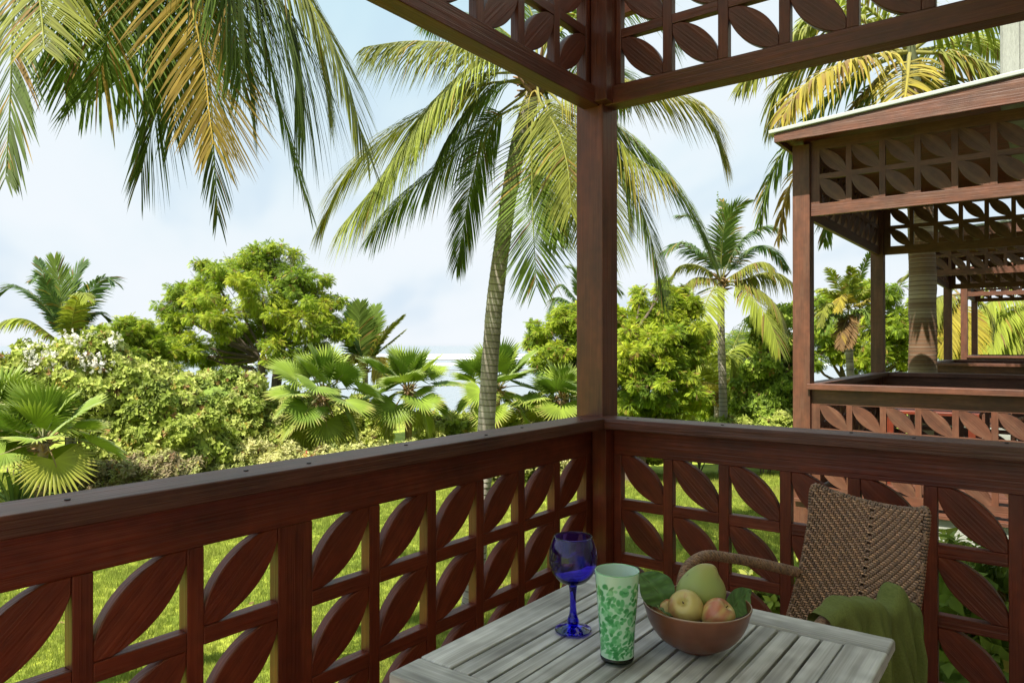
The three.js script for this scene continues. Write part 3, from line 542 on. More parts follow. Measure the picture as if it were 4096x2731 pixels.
// one pinnate frond whose rachis follows pts; leaflets hang from both sides
function frondGeo(pts, o) {
  const { len = 0.8, n = 70, wid = 0.03, droop = 0.35, color = C.green, seed = 1, segs = 3, lift = 0.05, plume = 0, start = 0.16, r = 0.02, roll = 0, brown = 0.05, split = 0.06, origin, tipColor, bare = 0 } = o;
  const R = mulberry(seed), curve = new THREE.CatmullRomCurve3(pts, false, 'centripetal'), b = new MB(), tip = pts[pts.length - 1], base = pts[0];
  b.tube(curve, 18, r, r * 0.12, (t) => lerpC(C.rachis, scaled(color, 1.6), t), 5);
  const A = V(tip.x - base.x, 0, tip.z - base.z); if (A.length() < 0.2) A.set(-SY, 0, -CY); A.normalize();
  const S0 = V(0, 0, 0).crossVectors(A, UP).normalize();
  const q = V(0, 0, 0), dir = V(0, 0, 0), wv = V(0, 0, 0), prev = V(0, 0, 0);
  for (let i = 0; i < n; i++) for (const side of [-1, 1]) {
    if (R() < split) continue;
    const t = clamp(start + (1 - start) * ((i + R() * 0.6) / n), 0, 0.998), P = curve.getPointAt(t), T = curve.getTangentAt(t);
    let S = S0.clone().addScaledVector(T, -S0.dot(T)).normalize(); if (roll) S.applyAxisAngle(T, roll);
    const N = V(0, 0, 0).crossVectors(S, T).normalize(), al = mix(68, 22, Math.pow(t, 1.3)) * D2R + (R() - 0.5) * 0.12;
    const L = len * Math.pow(Math.sin(Math.PI * clamp(0.14 + 0.78 * t, 0, 1)), 0.65) * (0.85 + 0.3 * R()) * (t > 0.93 ? 0.8 : 1);
    dir.set(0, 0, 0).addScaledVector(S, side * Math.sin(al)).addScaledVector(T, Math.cos(al)).addScaledVector(N, lift + (R() - 0.5) * (0.07 + plume)).normalize();
    const dr = droop * (0.75 + 0.5 * R()), w = wid * (0.75 + 0.5 * R()), tw = (R() - 0.5) * 0.6;
    wv.copy(T).addScaledVector(dir, -T.dot(dir)).normalize().applyAxisAngle(dir, tw + side * 0.25);
    const tone = 0.72 + 0.56 * R(), br = R() < brown, cc = br ? lerpC(C.brown, C.gold, R()) : scaled(color, tone);
    let last = -1; prev.copy(P);
    for (let k = 0; k <= segs; k++) {
      const s = k / segs; q.copy(P).addScaledVector(dir, L * s * (1 - 0.25 * dr * s)); q.y -= dr * L * s * s;
      const ww = k === segs ? 0 : w * (k === 0 ? 0.35 : 1 - 0.55 * Math.pow(s, 2.2)) * 0.5, col = lerpC(cc, tipColor ?? scaled(cc, 1.15), s * s);
      if (k === segs) { const e = b.v(q, col); b.i.push(last, last + 1, e); }
      else { const a = b.v(prev.copy(q).addScaledVector(wv, ww), col); b.v(prev.copy(q).addScaledVector(wv, -ww), col); if (last >= 0) b.i.push(last, last + 1, a, last + 1, a + 1, a); last = a; }
    }
  }
  return b.geo(origin);
}
// trunk colours: rings of leaf scars
function trunkGeo(pts, r0, r1, o = {}) {
  const { n = 140, ring = 0.11, seed = 3, base = [0.27, 0.235, 0.2], dark = [0.12, 0.1, 0.085], pale = [0.42, 0.385, 0.34], sides = 14, depth = 0.05, flare = 0.25, origin } = o;
  const curve = new THREE.CatmullRomCurve3(pts), len = curve.getLength(), b = new MB();
  const phase = (t) => (t * len / ring + 0.8 * noise3(t * 30, 0, 0, seed)) % 1;
  b.tube(curve, n, (t) => mix(r0, r1, t) * (1 + flare * Math.exp(-t * 14)) * (1 + depth * (0.5 - phase(t))), 0, (t) => { const f = phase(t), c = lerpC(base, pale, clamp(noise3(t * 60, 2, 0, seed) * 1.4 - 0.4, 0, 1)); return f > 0.8 ? lerpC(c, dark, 0.85) : f < 0.12 ? lerpC(c, pale, 0.6) : c; }, sides, 0.1, seed);
  return b.geo(origin);
}
const barkBump = texture(256, 256, (x, y) => { const n = 255 * (0.5 * noise3(x / 20, y / 5, 0, 81, 0, 51) + 0.5 * noise3(x / 4, y / 3, 1, 82, 64, 85)); return [n, n, n]; }, false);
function palm(name, label, trunk, fronds, extra) {
  const o = thing(name, label, 'palm tree', trunk ? trunk.pts[0].clone() : extra.base.clone());
  const origin = o.position;
  if (trunk) part(o, 'trunk', trunkGeo(trunk.pts, trunk.r0, trunk.r1, { ...trunk, origin }), barkMat);
  for (const f of fronds) part(o, 'frond', frondGeo(f.pts, { ...f, origin }), frondMat);
  return o;
}
const px = (list, d0, d1) => list.map(([x, y], i) => at(x, y, mix(d0, d1, i / (list.length - 1))));
function boots(o, c, r, n, seed, origin, color = C.brown) {        // ragged leaf bases and fibre round the crown
  const R = mulberry(seed), b = new MB();
  for (let i = 0; i < n; i++) { const a = R() * 6.28, h = (R() - 0.6) * r * 2.4, d = V(Math.cos(a), 0, Math.sin(a)), p = c.clone().addScaledVector(d, r * 0.5).add(V(0, h, 0)), e = p.clone().addScaledVector(d, r * (0.5 + R())).add(V(0, (R() - 0.3) * r * 1.8, 0)); b.tube(new THREE.CatmullRomCurve3([p, p.clone().lerp(e, 0.5).addScaledVector(d, r * 0.1), e]), 4, r * 0.2, r * 0.05, scaled(color, 0.5 + R()), 5); }
  part(o, 'leaf_bases', b.geo(origin), barkMat);
}
{   // the tall coconut palm left of the post
  const d = 9.7, base = at(1890, 2427, d); base.y = groundY(base.x, base.z) - 0.05;
  const pts = [base, ...px([[1912, 2150], [1942, 1750], [1958, 1480], [1978, 1220], [2012, 950], [2050, 700], [2092, 500], [2150, 330]], d, 9.5)];
  const c = (l, d1, o) => ({ pts: px(l, 9.5, d1), len: 0.98, wid: 0.02, n: 150, ...o });
  const o = palm('coconut_palm', 'tall coconut palm with a curved grey trunk standing just left of the corner post', { pts, r0: 0.128, r1: 0.098, n: 800, ring: 0.085, sides: 18 }, [
    c([[2150, 290], [1985, 215], [1850, 178], [1640, 162], [1470, 182]], 8.6, { seed: 1, len: 0.8, color: C.olive, droop: 0.75, roll: -0.15 }),
    c([[2150, 300], [2040, 235], [1927, 238], [1751, 383], [1630, 555], [1500, 740], [1375, 890]], 8.4, { seed: 2, color: C.lime, droop: 0.5, len: 1.1 }),
    c([[2150, 330], [1960, 330], [1760, 420], [1560, 530], [1391, 685], [1280, 900]], 9.2, { seed: 3, color: C.olive, droop: 0.35, len: 0.95 }),
    c([[2130, 350], [1960, 480], [1760, 660], [1600, 800], [1480, 940]], 9.9, { seed: 4, color: C.green, droop: 0.5, len: 0.8 }),
    c([[2120, 400], [1990, 470], [1930, 580], [1889, 720], [1855, 900], [1828, 1062]], 9.3, { seed: 5, color: C.green, len: 0.62, droop: 0.3, roll: 0.7 }),
    c([[2140, 420], [2125, 540], [2128, 700], [2132, 880], [2146, 1146]], 8.6, { seed: 6, color: C.green, len: 0.8, droop: 0.15, n: 80 }),
    c([[2150, 330], [2230, 400], [2320, 560], [2380, 760], [2400, 960]], 8.3, { seed: 7, color: C.olive, len: 0.95, droop: 0.3 }),
    c([[2150, 330], [2160, 400], [2230, 520], [2270, 660], [2285, 850]], 8.0, { seed: 17, color: C.olive, len: 0.8, droop: 0.3, n: 70 }),
    c([[2150, 300], [1990, 290], [1840, 350], [1690, 500], [1580, 640], [1440, 860]], 8.9, { seed: 51, color: C.olive, droop: 0.5, len: 1.0 }),
    c([[2150, 310], [2010, 330], [1890, 420], [1790, 560], [1720, 720]], 9.3, { seed: 52, color: C.green, droop: 0.55, len: 0.85 }),
    c([[2150, 310], [2200, 420], [2190, 560], [2200, 720], [2230, 950]], 9.9, { seed: 53, color: C.green, droop: 0.25, len: 0.7 }),
    c([[2150, 300], [2290, 350], [2410, 460], [2480, 620], [2520, 850]], 9.4, { seed: 54, color: C.green, droop: 0.4, len: 0.85 }),
    c([[2150, 280], [2320, 300], [2480, 320], [2654, 360], [2807, 430], [2905, 622]], 9.0, { seed: 8, color: C.olive, droop: 0.5, len: 0.85, tipColor: C.yellow }),
    c([[2150, 300], [2320, 390], [2470, 505], [2616, 640], [2735, 790], [2842, 990]], 9.0, { seed: 9, color: C.green, droop: 0.3, len: 1.0 }),
    c([[2150, 320], [2330, 440], [2470, 610], [2560, 820], [2620, 1010], [2655, 1195]], 8.7, { seed: 10, color: C.green, droop: 0.25, len: 0.8 }),
    c([[2150, 320], [2320, 410], [2440, 520], [2560, 640], [2680, 700]], 8.5, { seed: 11, color: C.lime, droop: 0.8, len: 0.75, tipColor: C.gold, n: 70 }),
    c([[2150, 280], [2200, 130], [2330, -10], [2520, -30], [2680, 90]], 9.2, { seed: 12, color: C.green, droop: 0.4 }),
    c([[2150, 270], [2130, 60], [2010, -120], [1820, -160]], 10.5, { seed: 13, color: C.green, droop: 0.4 }),
    c([[2150, 280], [2060, 160], [1900, 60], [1700, 90]], 10.8, { seed: 14, color: C.green, droop: 0.6, len: 0.7 }),
    c([[2150, 270], [2240, 60], [2400, -160], [2560, -220]], 10.8, { seed: 15, color: C.lime, droop: 0.4 }),
    c([[2150, 300], [2260, 260], [2400, 270], [2520, 380]], 11.2, { seed: 16, color: C.green, droop: 0.5 }),
  ]);
  boots(o, at(2155, 300, 9.5), 0.2, 60, 44, o.position, [0.2, 0.12, 0.06]);
  const nuts = new MB(); // hanging spathes
  for (let i = 0; i < 10; i++) { const a = i * 0.7, s = at(2140, 360, 9.4); nuts.tube(new THREE.CatmullRomCurve3([s, s.clone().add(V(Math.cos(a) * 0.15, -0.12, Math.sin(a) * 0.15)), s.clone().add(V(Math.cos(a) * 0.24, -0.5 - 0.05 * (i % 4), Math.sin(a) * 0.24))]), 6, 0.012, 0.004, [0.3, 0.24, 0.05], 5); }
  part(o, 'flower_stalks', nuts.geo(o.position), barkMat);
}
{   // the near palm whose fronds hang in from the top left; its trunk leans up from beyond the left edge
  const cr = at(420, -1500, 5.4), base = V(0, 0, 0).copy(at(-2100, 2600, 5.2)); base.y = GROUND - 0.05;
  const c = (l, d1, o) => ({ pts: [cr.clone(), ...px(l, mix(5.4, d1, 0.4), d1)], len: 0.85, wid: 0.0175, n: 140, segs: 4, r: 0.026, start: 0.1, ...o });
  const o = palm('coconut_palm', 'near coconut palm whose olive and gold fronds hang down across the upper left', { pts: [base, at(-1500, 1300, 5.2), at(-900, -100, 5.25), at(-150, -1100, 5.35), cr], r0: 0.17, r1: 0.12, n: 120 }, [
    c([[640, -620], [745, -60], [790, 140], [818, 290], [832, 440], [850, 575]], 4.5, { seed: 21, color: C.gold, len: 0.95, droop: 0.12, tipColor: [0.3, 0.2, 0.04], brown: 0.06 }),
    c([[880, -600], [1210, -40], [1315, 140], [1390, 330], [1440, 520], [1470, 620]], 5.0, { seed: 22, color: C.olive, len: 0.8, droop: 0.3 }),
    c([[120, -600], [52, -20], [42, 200], [36, 400], [22, 640], [18, 715]], 4.7, { seed: 23, color: C.dark, len: 0.75, droop: 0.15, brown: 0.12 }),
    c([[230, -700], [140, -120], [158, 30], [166, 130], [172, 195]], 4.3, { seed: 24, color: C.olive, len: 0.72, droop: 0.15 }),
    c([[470, -500], [600, -20], [640, 170], [620, 420], [560, 690]], 5.4, { seed: 25, color: C.dark, len: 0.95, droop: 0.2 }),
    c([[640, -500], [800, 0], [836, 330], [852, 600], [868, 862]], 5.2, { seed: 26, color: C.dark, len: 0.62, droop: 0.2, brown: 0.1 }),
    c([[760, -500], [1000, -60], [1075, 240], [1140, 500], [1236, 832]], 5.5, { seed: 27, color: C.green, len: 0.62, droop: 0.22 }),
    c([[740, -700], [960, -180], [1110, -10], [1180, 130], [1215, 420]], 5.2, { seed: 28, color: C.dark, len: 1.15, droop: 0.75 }),
    c([[330, -700], [420, -160], [430, 60], [400, 260], [330, 380]], 5.1, { seed: 29, color: C.green, len: 0.9, droop: 0.3, brown: 0.1 }),
    c([[560, -800], [690, -260], [640, 40], [560, 200], [470, 330]], 5.9, { seed: 30, color: C.dark, len: 0.95, droop: 0.3 }),
    c([[700, -640], [900, -160], [960, 60], [990, 260], [1010, 470]], 5.8, { seed: 35, color: C.dark, len: 0.85, droop: 0.35 }),
    c([[600, -660], [720, -160], [730, 60], [700, 300], [690, 520]], 6.0, { seed: 36, color: C.dark, len: 0.8, droop: 0.3 }),
    c([[380, -620], [330, -160], [310, 40], [270, 220], [250, 330]], 5.6, { seed: 37, color: C.green, len: 0.8, droop: 0.3 }),
    c([[820, -740], [1090, -260], [1200, -60], [1270, 120], [1310, 380]], 5.9, { seed: 38, color: C.olive, len: 0.95, droop: 0.5 }),
    c([[680, -700], [840, -250], [900, -60], [940, 120], [960, 330]], 4.9, { seed: 39, color: C.green, len: 0.9, droop: 0.3 }),
    c([[120, -900], [-160, -300], [-260, 60], [-300, 420]], 5.2, { seed: 31, color: C.green, len: 0.95, droop: 0.2 }),
    c([[900, -1300], [1350, -1000], [1700, -560]], 6.8, { seed: 32, color: C.green }),
    c([[260, -1700], [-200, -1650], [-700, -1200]], 7, { seed: 33, color: C.green }),
    c([[480, -1850], [700, -2000], [900, -1900]], 8, { seed: 34, color: C.green }),
  ]);
  boots(o, cr, 0.22, 40, 45, o.position);
}
function smallPalm(label, cpx, d, trunkPx, r, list, o = {}) {
  const c = at(cpx[0], cpx[1], d), pts = trunkPx.map(([x, y]) => at(x, y, d)); pts[0].y = groundY(pts[0].x, pts[0].z) - 0.05; pts.push(c);
  const P = palm('coconut_palm', label, { pts, r0: r, r1: r * 0.72, n: 420, ring: 0.12, sides: 10, pale: [0.3, 0.28, 0.24] }, list.map(([l, dz, q], i) => ({ pts: px([cpx, ...l], d, d + dz), len: 0.8, wid: 0.042, n: 84, r: 0.022, seed: (o.seed ?? 100) + i, ...o, ...q })));
  boots(P, c, r * 1.5, 26, (o.seed ?? 1) + 7, P.position, [0.24, 0.15, 0.06]); return P;
}
smallPalm('slim coconut palm with a thin ringed trunk between the corner post and the next balcony', [2885, 1130], 20, [[2895, 1900], [2893, 1600], [2886, 1350]], 0.125, [
  [[[2885, 1000], [2878, 880], [2872, 765]], 0.3, { len: 0.18, n: 30, color: C.green, split: 0.3 }],
  [[[2888, 1010], [2902, 900], [2945, 830], [2985, 805]], -0.8, { color: C.green, droop: 0.2 }],
  [[[2930, 1020], [2990, 940], [3070, 905], [3130, 935]], -0.5, { color: C.blue, droop: 0.5 }],
  [[[2950, 1050], [3020, 985], [3090, 1000], [3150, 1075]], 0.8, { color: C.blue, droop: 0.4, len: 0.6 }],
  [[[2950, 1090], [3010, 1055], [3060, 1048], [3095, 1070]], -1, { color: C.olive, droop: 0.8, len: 0.55 }],
  [[[2970, 1120], [3050, 1092], [3120, 1094], [3172, 1130]], -0.4, { color: C.olive, droop: 1.1, len: 0.6 }],
  [[[2960, 1130], [3040, 1160], [3110, 1230], [3140, 1330]], -1.0, { color: C.olive, droop: 0.6, len: 0.7 }],
  [[[2960, 1150], [3010, 1190], [3080, 1290], [3120, 1400]], -1.6, { color: C.lime, droop: 0.4, len: 0.85 }],
  [[[2850, 1050], [2790, 1000], [2730, 970], [2660, 1000]], -0.6, { color: C.blue, droop: 0.45 }],
  [[[2850, 1020], [2810, 930], [2770, 870], [2720, 860]], 0.5, { color: C.blue, droop: 0.4 }],
  [[[2845, 1090], [2790, 1060], [2730, 1060], [2680, 1110]], 0.4, { color: C.olive, droop: 0.7, len: 0.5 }],
  [[[2870, 1135], [2830, 1200], [2800, 1320], [2760, 1470]], -1.4, { color: C.lime, droop: 0.25, len: 0.85 }],
  [[[2840, 1115], [2780, 1112], [2730, 1160]], -0.5, { color: C.olive, droop: 0.8, len: 0.4, brown: 0.3 }],
  [[[2910, 1010], [2920, 900], [2890, 800]], 1.0, { color: C.dark, len: 0.6 }],
], { seed: 100 });
smallPalm('low young coconut palm with arching pale fronds behind the slim palm trunk', [2870, 1590], 23, [[2868, 1850], [2868, 1720]], 0.12, [
  [[[2850, 1480], [2830, 1430], [2920, 1420], [2955, 1520]], -1.5, { color: C.lime, droop: 0.5, len: 0.9 }],
  [[[2890, 1470], [2960, 1380], [3060, 1390], [3090, 1460]], 1, { color: C.lime, droop: 0.7 }],
  [[[2910, 1520], [2980, 1490], [3060, 1540], [3100, 1600]], -1, { color: C.yellow, droop: 0.5 }],
  [[[2920, 1560], [2980, 1560], [3040, 1650]], -1.2, { color: C.lime, droop: 0.5 }],
  [[[2840, 1500], [2800, 1460], [2760, 1500], [2745, 1580]], -1, { color: C.lime, droop: 0.4 }],
  [[[2850, 1540], [2810, 1530], [2770, 1590]], -1.4, { color: C.yellow, droop: 0.5, len: 0.6 }],
  [[[2930, 1400], [2990, 1290], [3050, 1310], [3075, 1440]], 3, { color: C.dark, droop: 0.6, len: 1.0 }],
  [[[2990, 1440], [3080, 1420], [3100, 1480]], 2.5, { color: C.dark, droop: 0.6, len: 0.9 }],
], { seed: 130 });
smallPalm('coconut palm with upright blue green fronds rising behind shrubs at the left', [268, 1395], 21, [[285, 1850], [275, 1600]], 0.14, [
  [[[250, 1250], [232, 1130], [215, 1035]], -0.4, { color: C.green, droop: 0.12 }],
  [[[275, 1240], [285, 1130], [330, 1050]], 0.4, { color: C.blue, droop: 0.2 }],
  [[[300, 1260], [350, 1170], [415, 1112], [452, 1125]], -0.5, { color: C.blue, droop: 0.35 }],
  [[[210, 1270], [130, 1180], [60, 1146], [-5, 1172]], -0.5, { color: C.blue, droop: 0.3 }],
  [[[230, 1240], [180, 1120], [150, 1035]], 0.8, { color: C.blue, droop: 0.15, len: 0.6 }],
  [[[200, 1340], [110, 1280], [40, 1275], [-50, 1320]], -1.0, { color: C.lime, droop: 0.6, len: 0.75 }],
  [[[200, 1390], [120, 1395], [40, 1420], [-30, 1470]], -0.6, { color: C.olive, droop: 0.6, len: 0.6 }],
  [[[285, 1300], [300, 1220], [330, 1170], [350, 1200]], -1.6, { color: C.lime, droop: 0.4, len: 0.6 }],
  [[[250, 1250], [200, 1180], [170, 1110], [120, 1120]], -1.2, { color: C.blue, droop: 0.3, len: 0.65 }],
  [[[310, 1300], [380, 1250], [430, 1270]], 0.8, { color: C.dark, droop: 0.4, len: 0.6 }],
], { seed: 160, len: 0.95, wid: 0.055, n: 74 });
smallPalm('coconut palm tips showing above the fan palms, right of the feathery tree', [1460, 1470], 27, [[1470, 1800], [1462, 1650]], 0.14, [
  [[[1440, 1380], [1435, 1290], [1440, 1215]], 0, { color: C.green, droop: 0.12 }],
  [[[1470, 1370], [1490, 1280], [1500, 1230]], 0.6, { color: C.green, droop: 0.15 }],
  [[[1500, 1390], [1550, 1320], [1612, 1262]], -0.4, { color: C.olive, droop: 0.2, len: 0.6 }],
  [[[1510, 1410], [1570, 1360], [1622, 1318]], 0.2, { color: C.olive, droop: 0.3, len: 0.4 }],
  [[[1420, 1400], [1390, 1350], [1370, 1345]], -0.5, { color: C.olive, droop: 0.4, len: 0.6 }],
  [[[1430, 1440], [1400, 1420], [1375, 1480]], -1, { color: C.yellow, droop: 0.5 }],
  [[[1480, 1440], [1510, 1430], [1530, 1500]], -1, { color: C.yellow, droop: 0.5 }],
  [[[1450, 1380], [1420, 1300], [1410, 1225]], 0.4, { color: C.blue, droop: 0.15 }],
], { seed: 190, len: 0.9, wid: 0.07 });
smallPalm('palm with blue green leaves half hidden behind the corner post', [2330, 1230], 26, [[2350, 1800], [2340, 1500]], 0.13, [
  [[[2290, 1180], [2250, 1140], [2215, 1160]], 0, { color: C.blue, droop: 0.5, len: 0.6 }],
  [[[2280, 1210], [2230, 1190], [2200, 1240]], -0.5, { color: C.blue, droop: 0.5, len: 0.6 }],
  [[[2320, 1160], [2310, 1090], [2280, 1070]], 0.3, { color: C.green, droop: 0.2 }],
  [[[2380, 1170], [2430, 1130], [2480, 1160]], 0.3, { color: C.green, droop: 0.4 }],
  [[[2310, 1260], [2290, 1300], [2280, 1360]], -0.5, { color: C.brown, droop: 0.3, len: 0.5 }],
], { seed: 210 });
smallPalm('coconut palm with pale drooping fronds behind the farthest balcony', [4120, 1215], 30, [[4130, 1800], [4125, 1500]], 0.14, [
  [[[4040, 1190], [3960, 1215], [3915, 1300]], -1, { color: C.lime, droop: 0.6 }],
  [[[4060, 1230], [4000, 1290], [3960, 1400]], -1.4, { color: C.lime, droop: 0.5 }],
  [[[4080, 1240], [4040, 1310], [4020, 1420]], -1, { color: C.lime, droop: 0.4 }],
  [[[4100, 1260], [4080, 1340], [4080, 1440]], -1, { color: C.olive, droop: 0.3 }],
  [[[4150, 1180], [4200, 1180], [4260, 1260]], -1, { color: C.olive, droop: 0.5 }],
  [[[4080, 1160], [4000, 1130], [3930, 1180]], 1, { color: C.olive, droop: 0.5 }],
], { seed: 230, len: 1.0, wid: 0.07 });
smallPalm('coconut palm with hanging golden fronds between the thick trunk and the far balconies', [3850, 1190], 24, [[3850, 1800], [3850, 1500]], 0.13, [
  [[[3810, 1210], [3785, 1290], [3790, 1400]], -1, { color: C.yellow, droop: 0.4 }],
  [[[3800, 1180], [3750, 1200], [3730, 1270]], -0.5, { color: C.olive, droop: 0.5 }],
  [[[3870, 1240], [3880, 1330], [3870, 1430]], -1, { color: C.yellow, droop: 0.3 }],
  [[[3900, 1190], [3950, 1230], [3970, 1330]], -0.5, { color: C.olive, droop: 0.5 }],
  [[[3790, 1130], [3700, 1070], [3610, 1110]], 1, { color: C.olive, droop: 0.4 }],
], { seed: 245, wid: 0.06 });
{   // thick ringed royal palm between the second and third balcony
  const d = 10.7, base = at(3692, 2200, d); base.y = GROUND - 0.05;
  const c = (l, d1, o) => ({ pts: px([[3645, 205], ...l], d, d1), len: 0.62, wid: 0.045, n: 90, plume: 0.75, droop: 0.55, segs: 3, r: 0.035, ...o });
  const o = palm('royal_palm', 'thick trunked palm with pale rings rising between the next two balconies', { pts: [base, at(3694, 1800, d), at(3693, 1400, d), at(3690, 1000, d), at(3672, 620, d), at(3655, 360, d)], r0: 0.225, r1: 0.15, n: 1400, ring: 0.062, sides: 22, base: [0.14, 0.075, 0.04], dark: [0.1, 0.052, 0.03], pale: [0.36, 0.3, 0.23], depth: 0.015, flare: 0 }, [
    c([[3520, 100], [3330, 70], [3130, 170], [2960, 345]], 10.0, { seed: 301, color: C.olive }),
    c([[3540, 215], [3380, 250], [3220, 340], [3130, 470]], 9.6, { seed: 302, color: C.yellow, brown: 0.15 }),
    c([[3640, 250], [3635, 310], [3620, 420], [3590, 540]], 9.3, { seed: 303, color: C.yellow, droop: 0.4 }),
    c([[3780, 110], [3930, 40], [4090, 80], [4200, 240]], 10.2, { seed: 304, color: C.lime }),
    c([[3760, 210], [3880, 225], [4000, 290], [4090, 420]], 9.8, { seed: 305, color: C.olive, brown: 0.25 }),
    c([[3630, 90], [3590, -40], [3480, -140]], 10.9, { seed: 306, color: C.lime }),
    c([[3660, 60], [3720, -100], [3860, -190]], 11.2, { seed: 307, color: C.lime }),
    c([[3520, 250], [3330, 370], [3150, 580], [3070, 740], [3040, 890]], 11.4, { seed: 308, color: C.green, len: 0.55 }),
    c([[3540, 300], [3420, 520], [3340, 760], [3300, 960]], 11.8, { seed: 309, color: C.green, len: 0.5 }),
    c([[3530, 70], [3380, -10], [3240, 60], [3130, 190]], 10.8, { seed: 310, color: C.lime }),
    c([[3500, 190], [3300, 210], [3120, 330], [3080, 520]], 11.6, { seed: 311, color: C.olive }),
    c([[3500, 330], [3300, 560], [3170, 720], [3110, 960]], 11.9, { seed: 312, color: C.gold, len: 0.45, brown: 0.4 }),
    c([[3780, 180], [3900, 140], [4020, 200]], 11.8, { seed: 313, color: C.lime }),
    c([[3720, 280], [3800, 380], [3860, 540]], 11.2, { seed: 314, color: C.olive }),
  ]);
  const b = new MB(); b.tube(new THREE.CatmullRomCurve3([at(3655, 372, d), at(3648, 300, d), at(3642, 180, d), at(3636, 20, d)]), 20, (t) => 0.14 * (1 - t * 0.75), 0, [0.14, 0.16, 0.07], 14); part(o, 'crownshaft', b.geo(o.position), fanMat);
}
{   // small palm with a ragged skirt, seen through the next balcony
  const d = 18, c = [3395, 1235];
  const l = (x) => ({ pts: px([c, ...x], d, d - 0.6), len: 0.32, wid: 0.045, n: 46, plume: 0.4, droop: 0.3, r: 0.016 });
  const o = palm('small_palm', 'small bright green palm with a brown leaf skirt framed by the next balcony', { pts: [V(...Object.values(at(3410, 1850, d))), at(3405, 1600, d), at(3400, 1430, d), at(3392, 1300, d)], r0: 0.1, r1: 0.085, n: 90, ring: 0.09, sides: 10 }, [
    { ...l([[3430, 1140], [3460, 1060], [3482, 1005]]), color: C.green, seed: 401 }, { ...l([[3400, 1140], [3410, 1090], [3400, 1065]]), color: C.lime, seed: 402 },
    { ...l([[3360, 1150], [3325, 1085], [3310, 1070]]), color: C.lime, seed: 403 }, { ...l([[3340, 1180], [3290, 1155], [3262, 1165]]), color: C.lime, seed: 404 },
    { ...l([[3350, 1215], [3305, 1220], [3280, 1300]]), color: C.olive, seed: 405 }, { ...l([[3360, 1250], [3320, 1270], [3300, 1330]]), color: C.green, seed: 406 },
    { ...l([[3440, 1180], [3490, 1160], [3530, 1190]]), color: C.lime, seed: 407 }, { ...l([[3440, 1215], [3480, 1200], [3530, 1205]]), color: C.yellow, seed: 408 },
    { ...l([[3390, 1200], [3370, 1180], [3350, 1240]]), color: C.yellow, seed: 409 }, { ...l([[3420, 1240], [3460, 1240], [3500, 1300]]), color: C.green, seed: 410 },
    { ...l([[3390, 1270], [3372, 1320], [3362, 1390]]), color: C.brown, seed: 411 }, { ...l([[3398, 1270], [3400, 1320], [3392, 1385]]), color: C.brown, seed: 412 },
  ]);
  boots(o, at(3390, 1290, d), 0.14, 40, 46, o.position);
}
// ---- fan palms: pleated round leaves on long stalks
function fanLeaf(P, M, S, N, R0, color, seed, tipC) {
  const b = new MB(), R = mulberry(seed), n = 34, span = 118 * D2R, q = V(0, 0, 0), dir = V(0, 0, 0);
  const ray = (f, r, lift) => { dir.copy(M).multiplyScalar(Math.cos(f)).addScaledVector(S, Math.sin(f)); q.copy(P).addScaledVector(dir, r).addScaledVector(N, lift + 0.22 * r * Math.abs(Math.sin(f)) - 0.06 * r * r); q.y -= 0.05 * r * r * r; return q; };
  const c0 = b.v(ray(0, 0.01, 0), scaled(color, 1.5));
  for (let k = 0; k < n; k++) {
    const f0 = mix(-span, span, k / n), f1 = mix(-span, span, (k + 1) / n), fm = (f0 + f1) / 2, env = R0 * (1 - 0.24 * Math.pow(Math.abs(fm) / span, 2)) * (0.94 + 0.1 * R()), r1 = env * 0.62, tone = 0.85 + 0.3 * R(), cA = scaled(color, tone), tip = lerpC(cA, tipC, R() * 0.9);
    const pl = 0.022 * R0, mid = b.v(ray(fm, r1 * 0.5, pl), scaled(cA, 1.15)), e0 = b.v(ray(f0, r1, -pl), cA), e1 = b.v(ray(f1, r1, -pl), cA), m1 = b.v(ray(fm, r1, pl), cA);
    b.i.push(c0, e0, mid, e0, m1, mid, mid, m1, e1, c0, mid, e1);
    ray(fm, env, pl * 0.4 - (R() * 0.5) * 0.12 * R0); q.y -= 0.05 * R0 * R(); const t = b.v(q, tip); b.i.push(e0, t, m1, m1, t, e1);
  }
  return b;
}
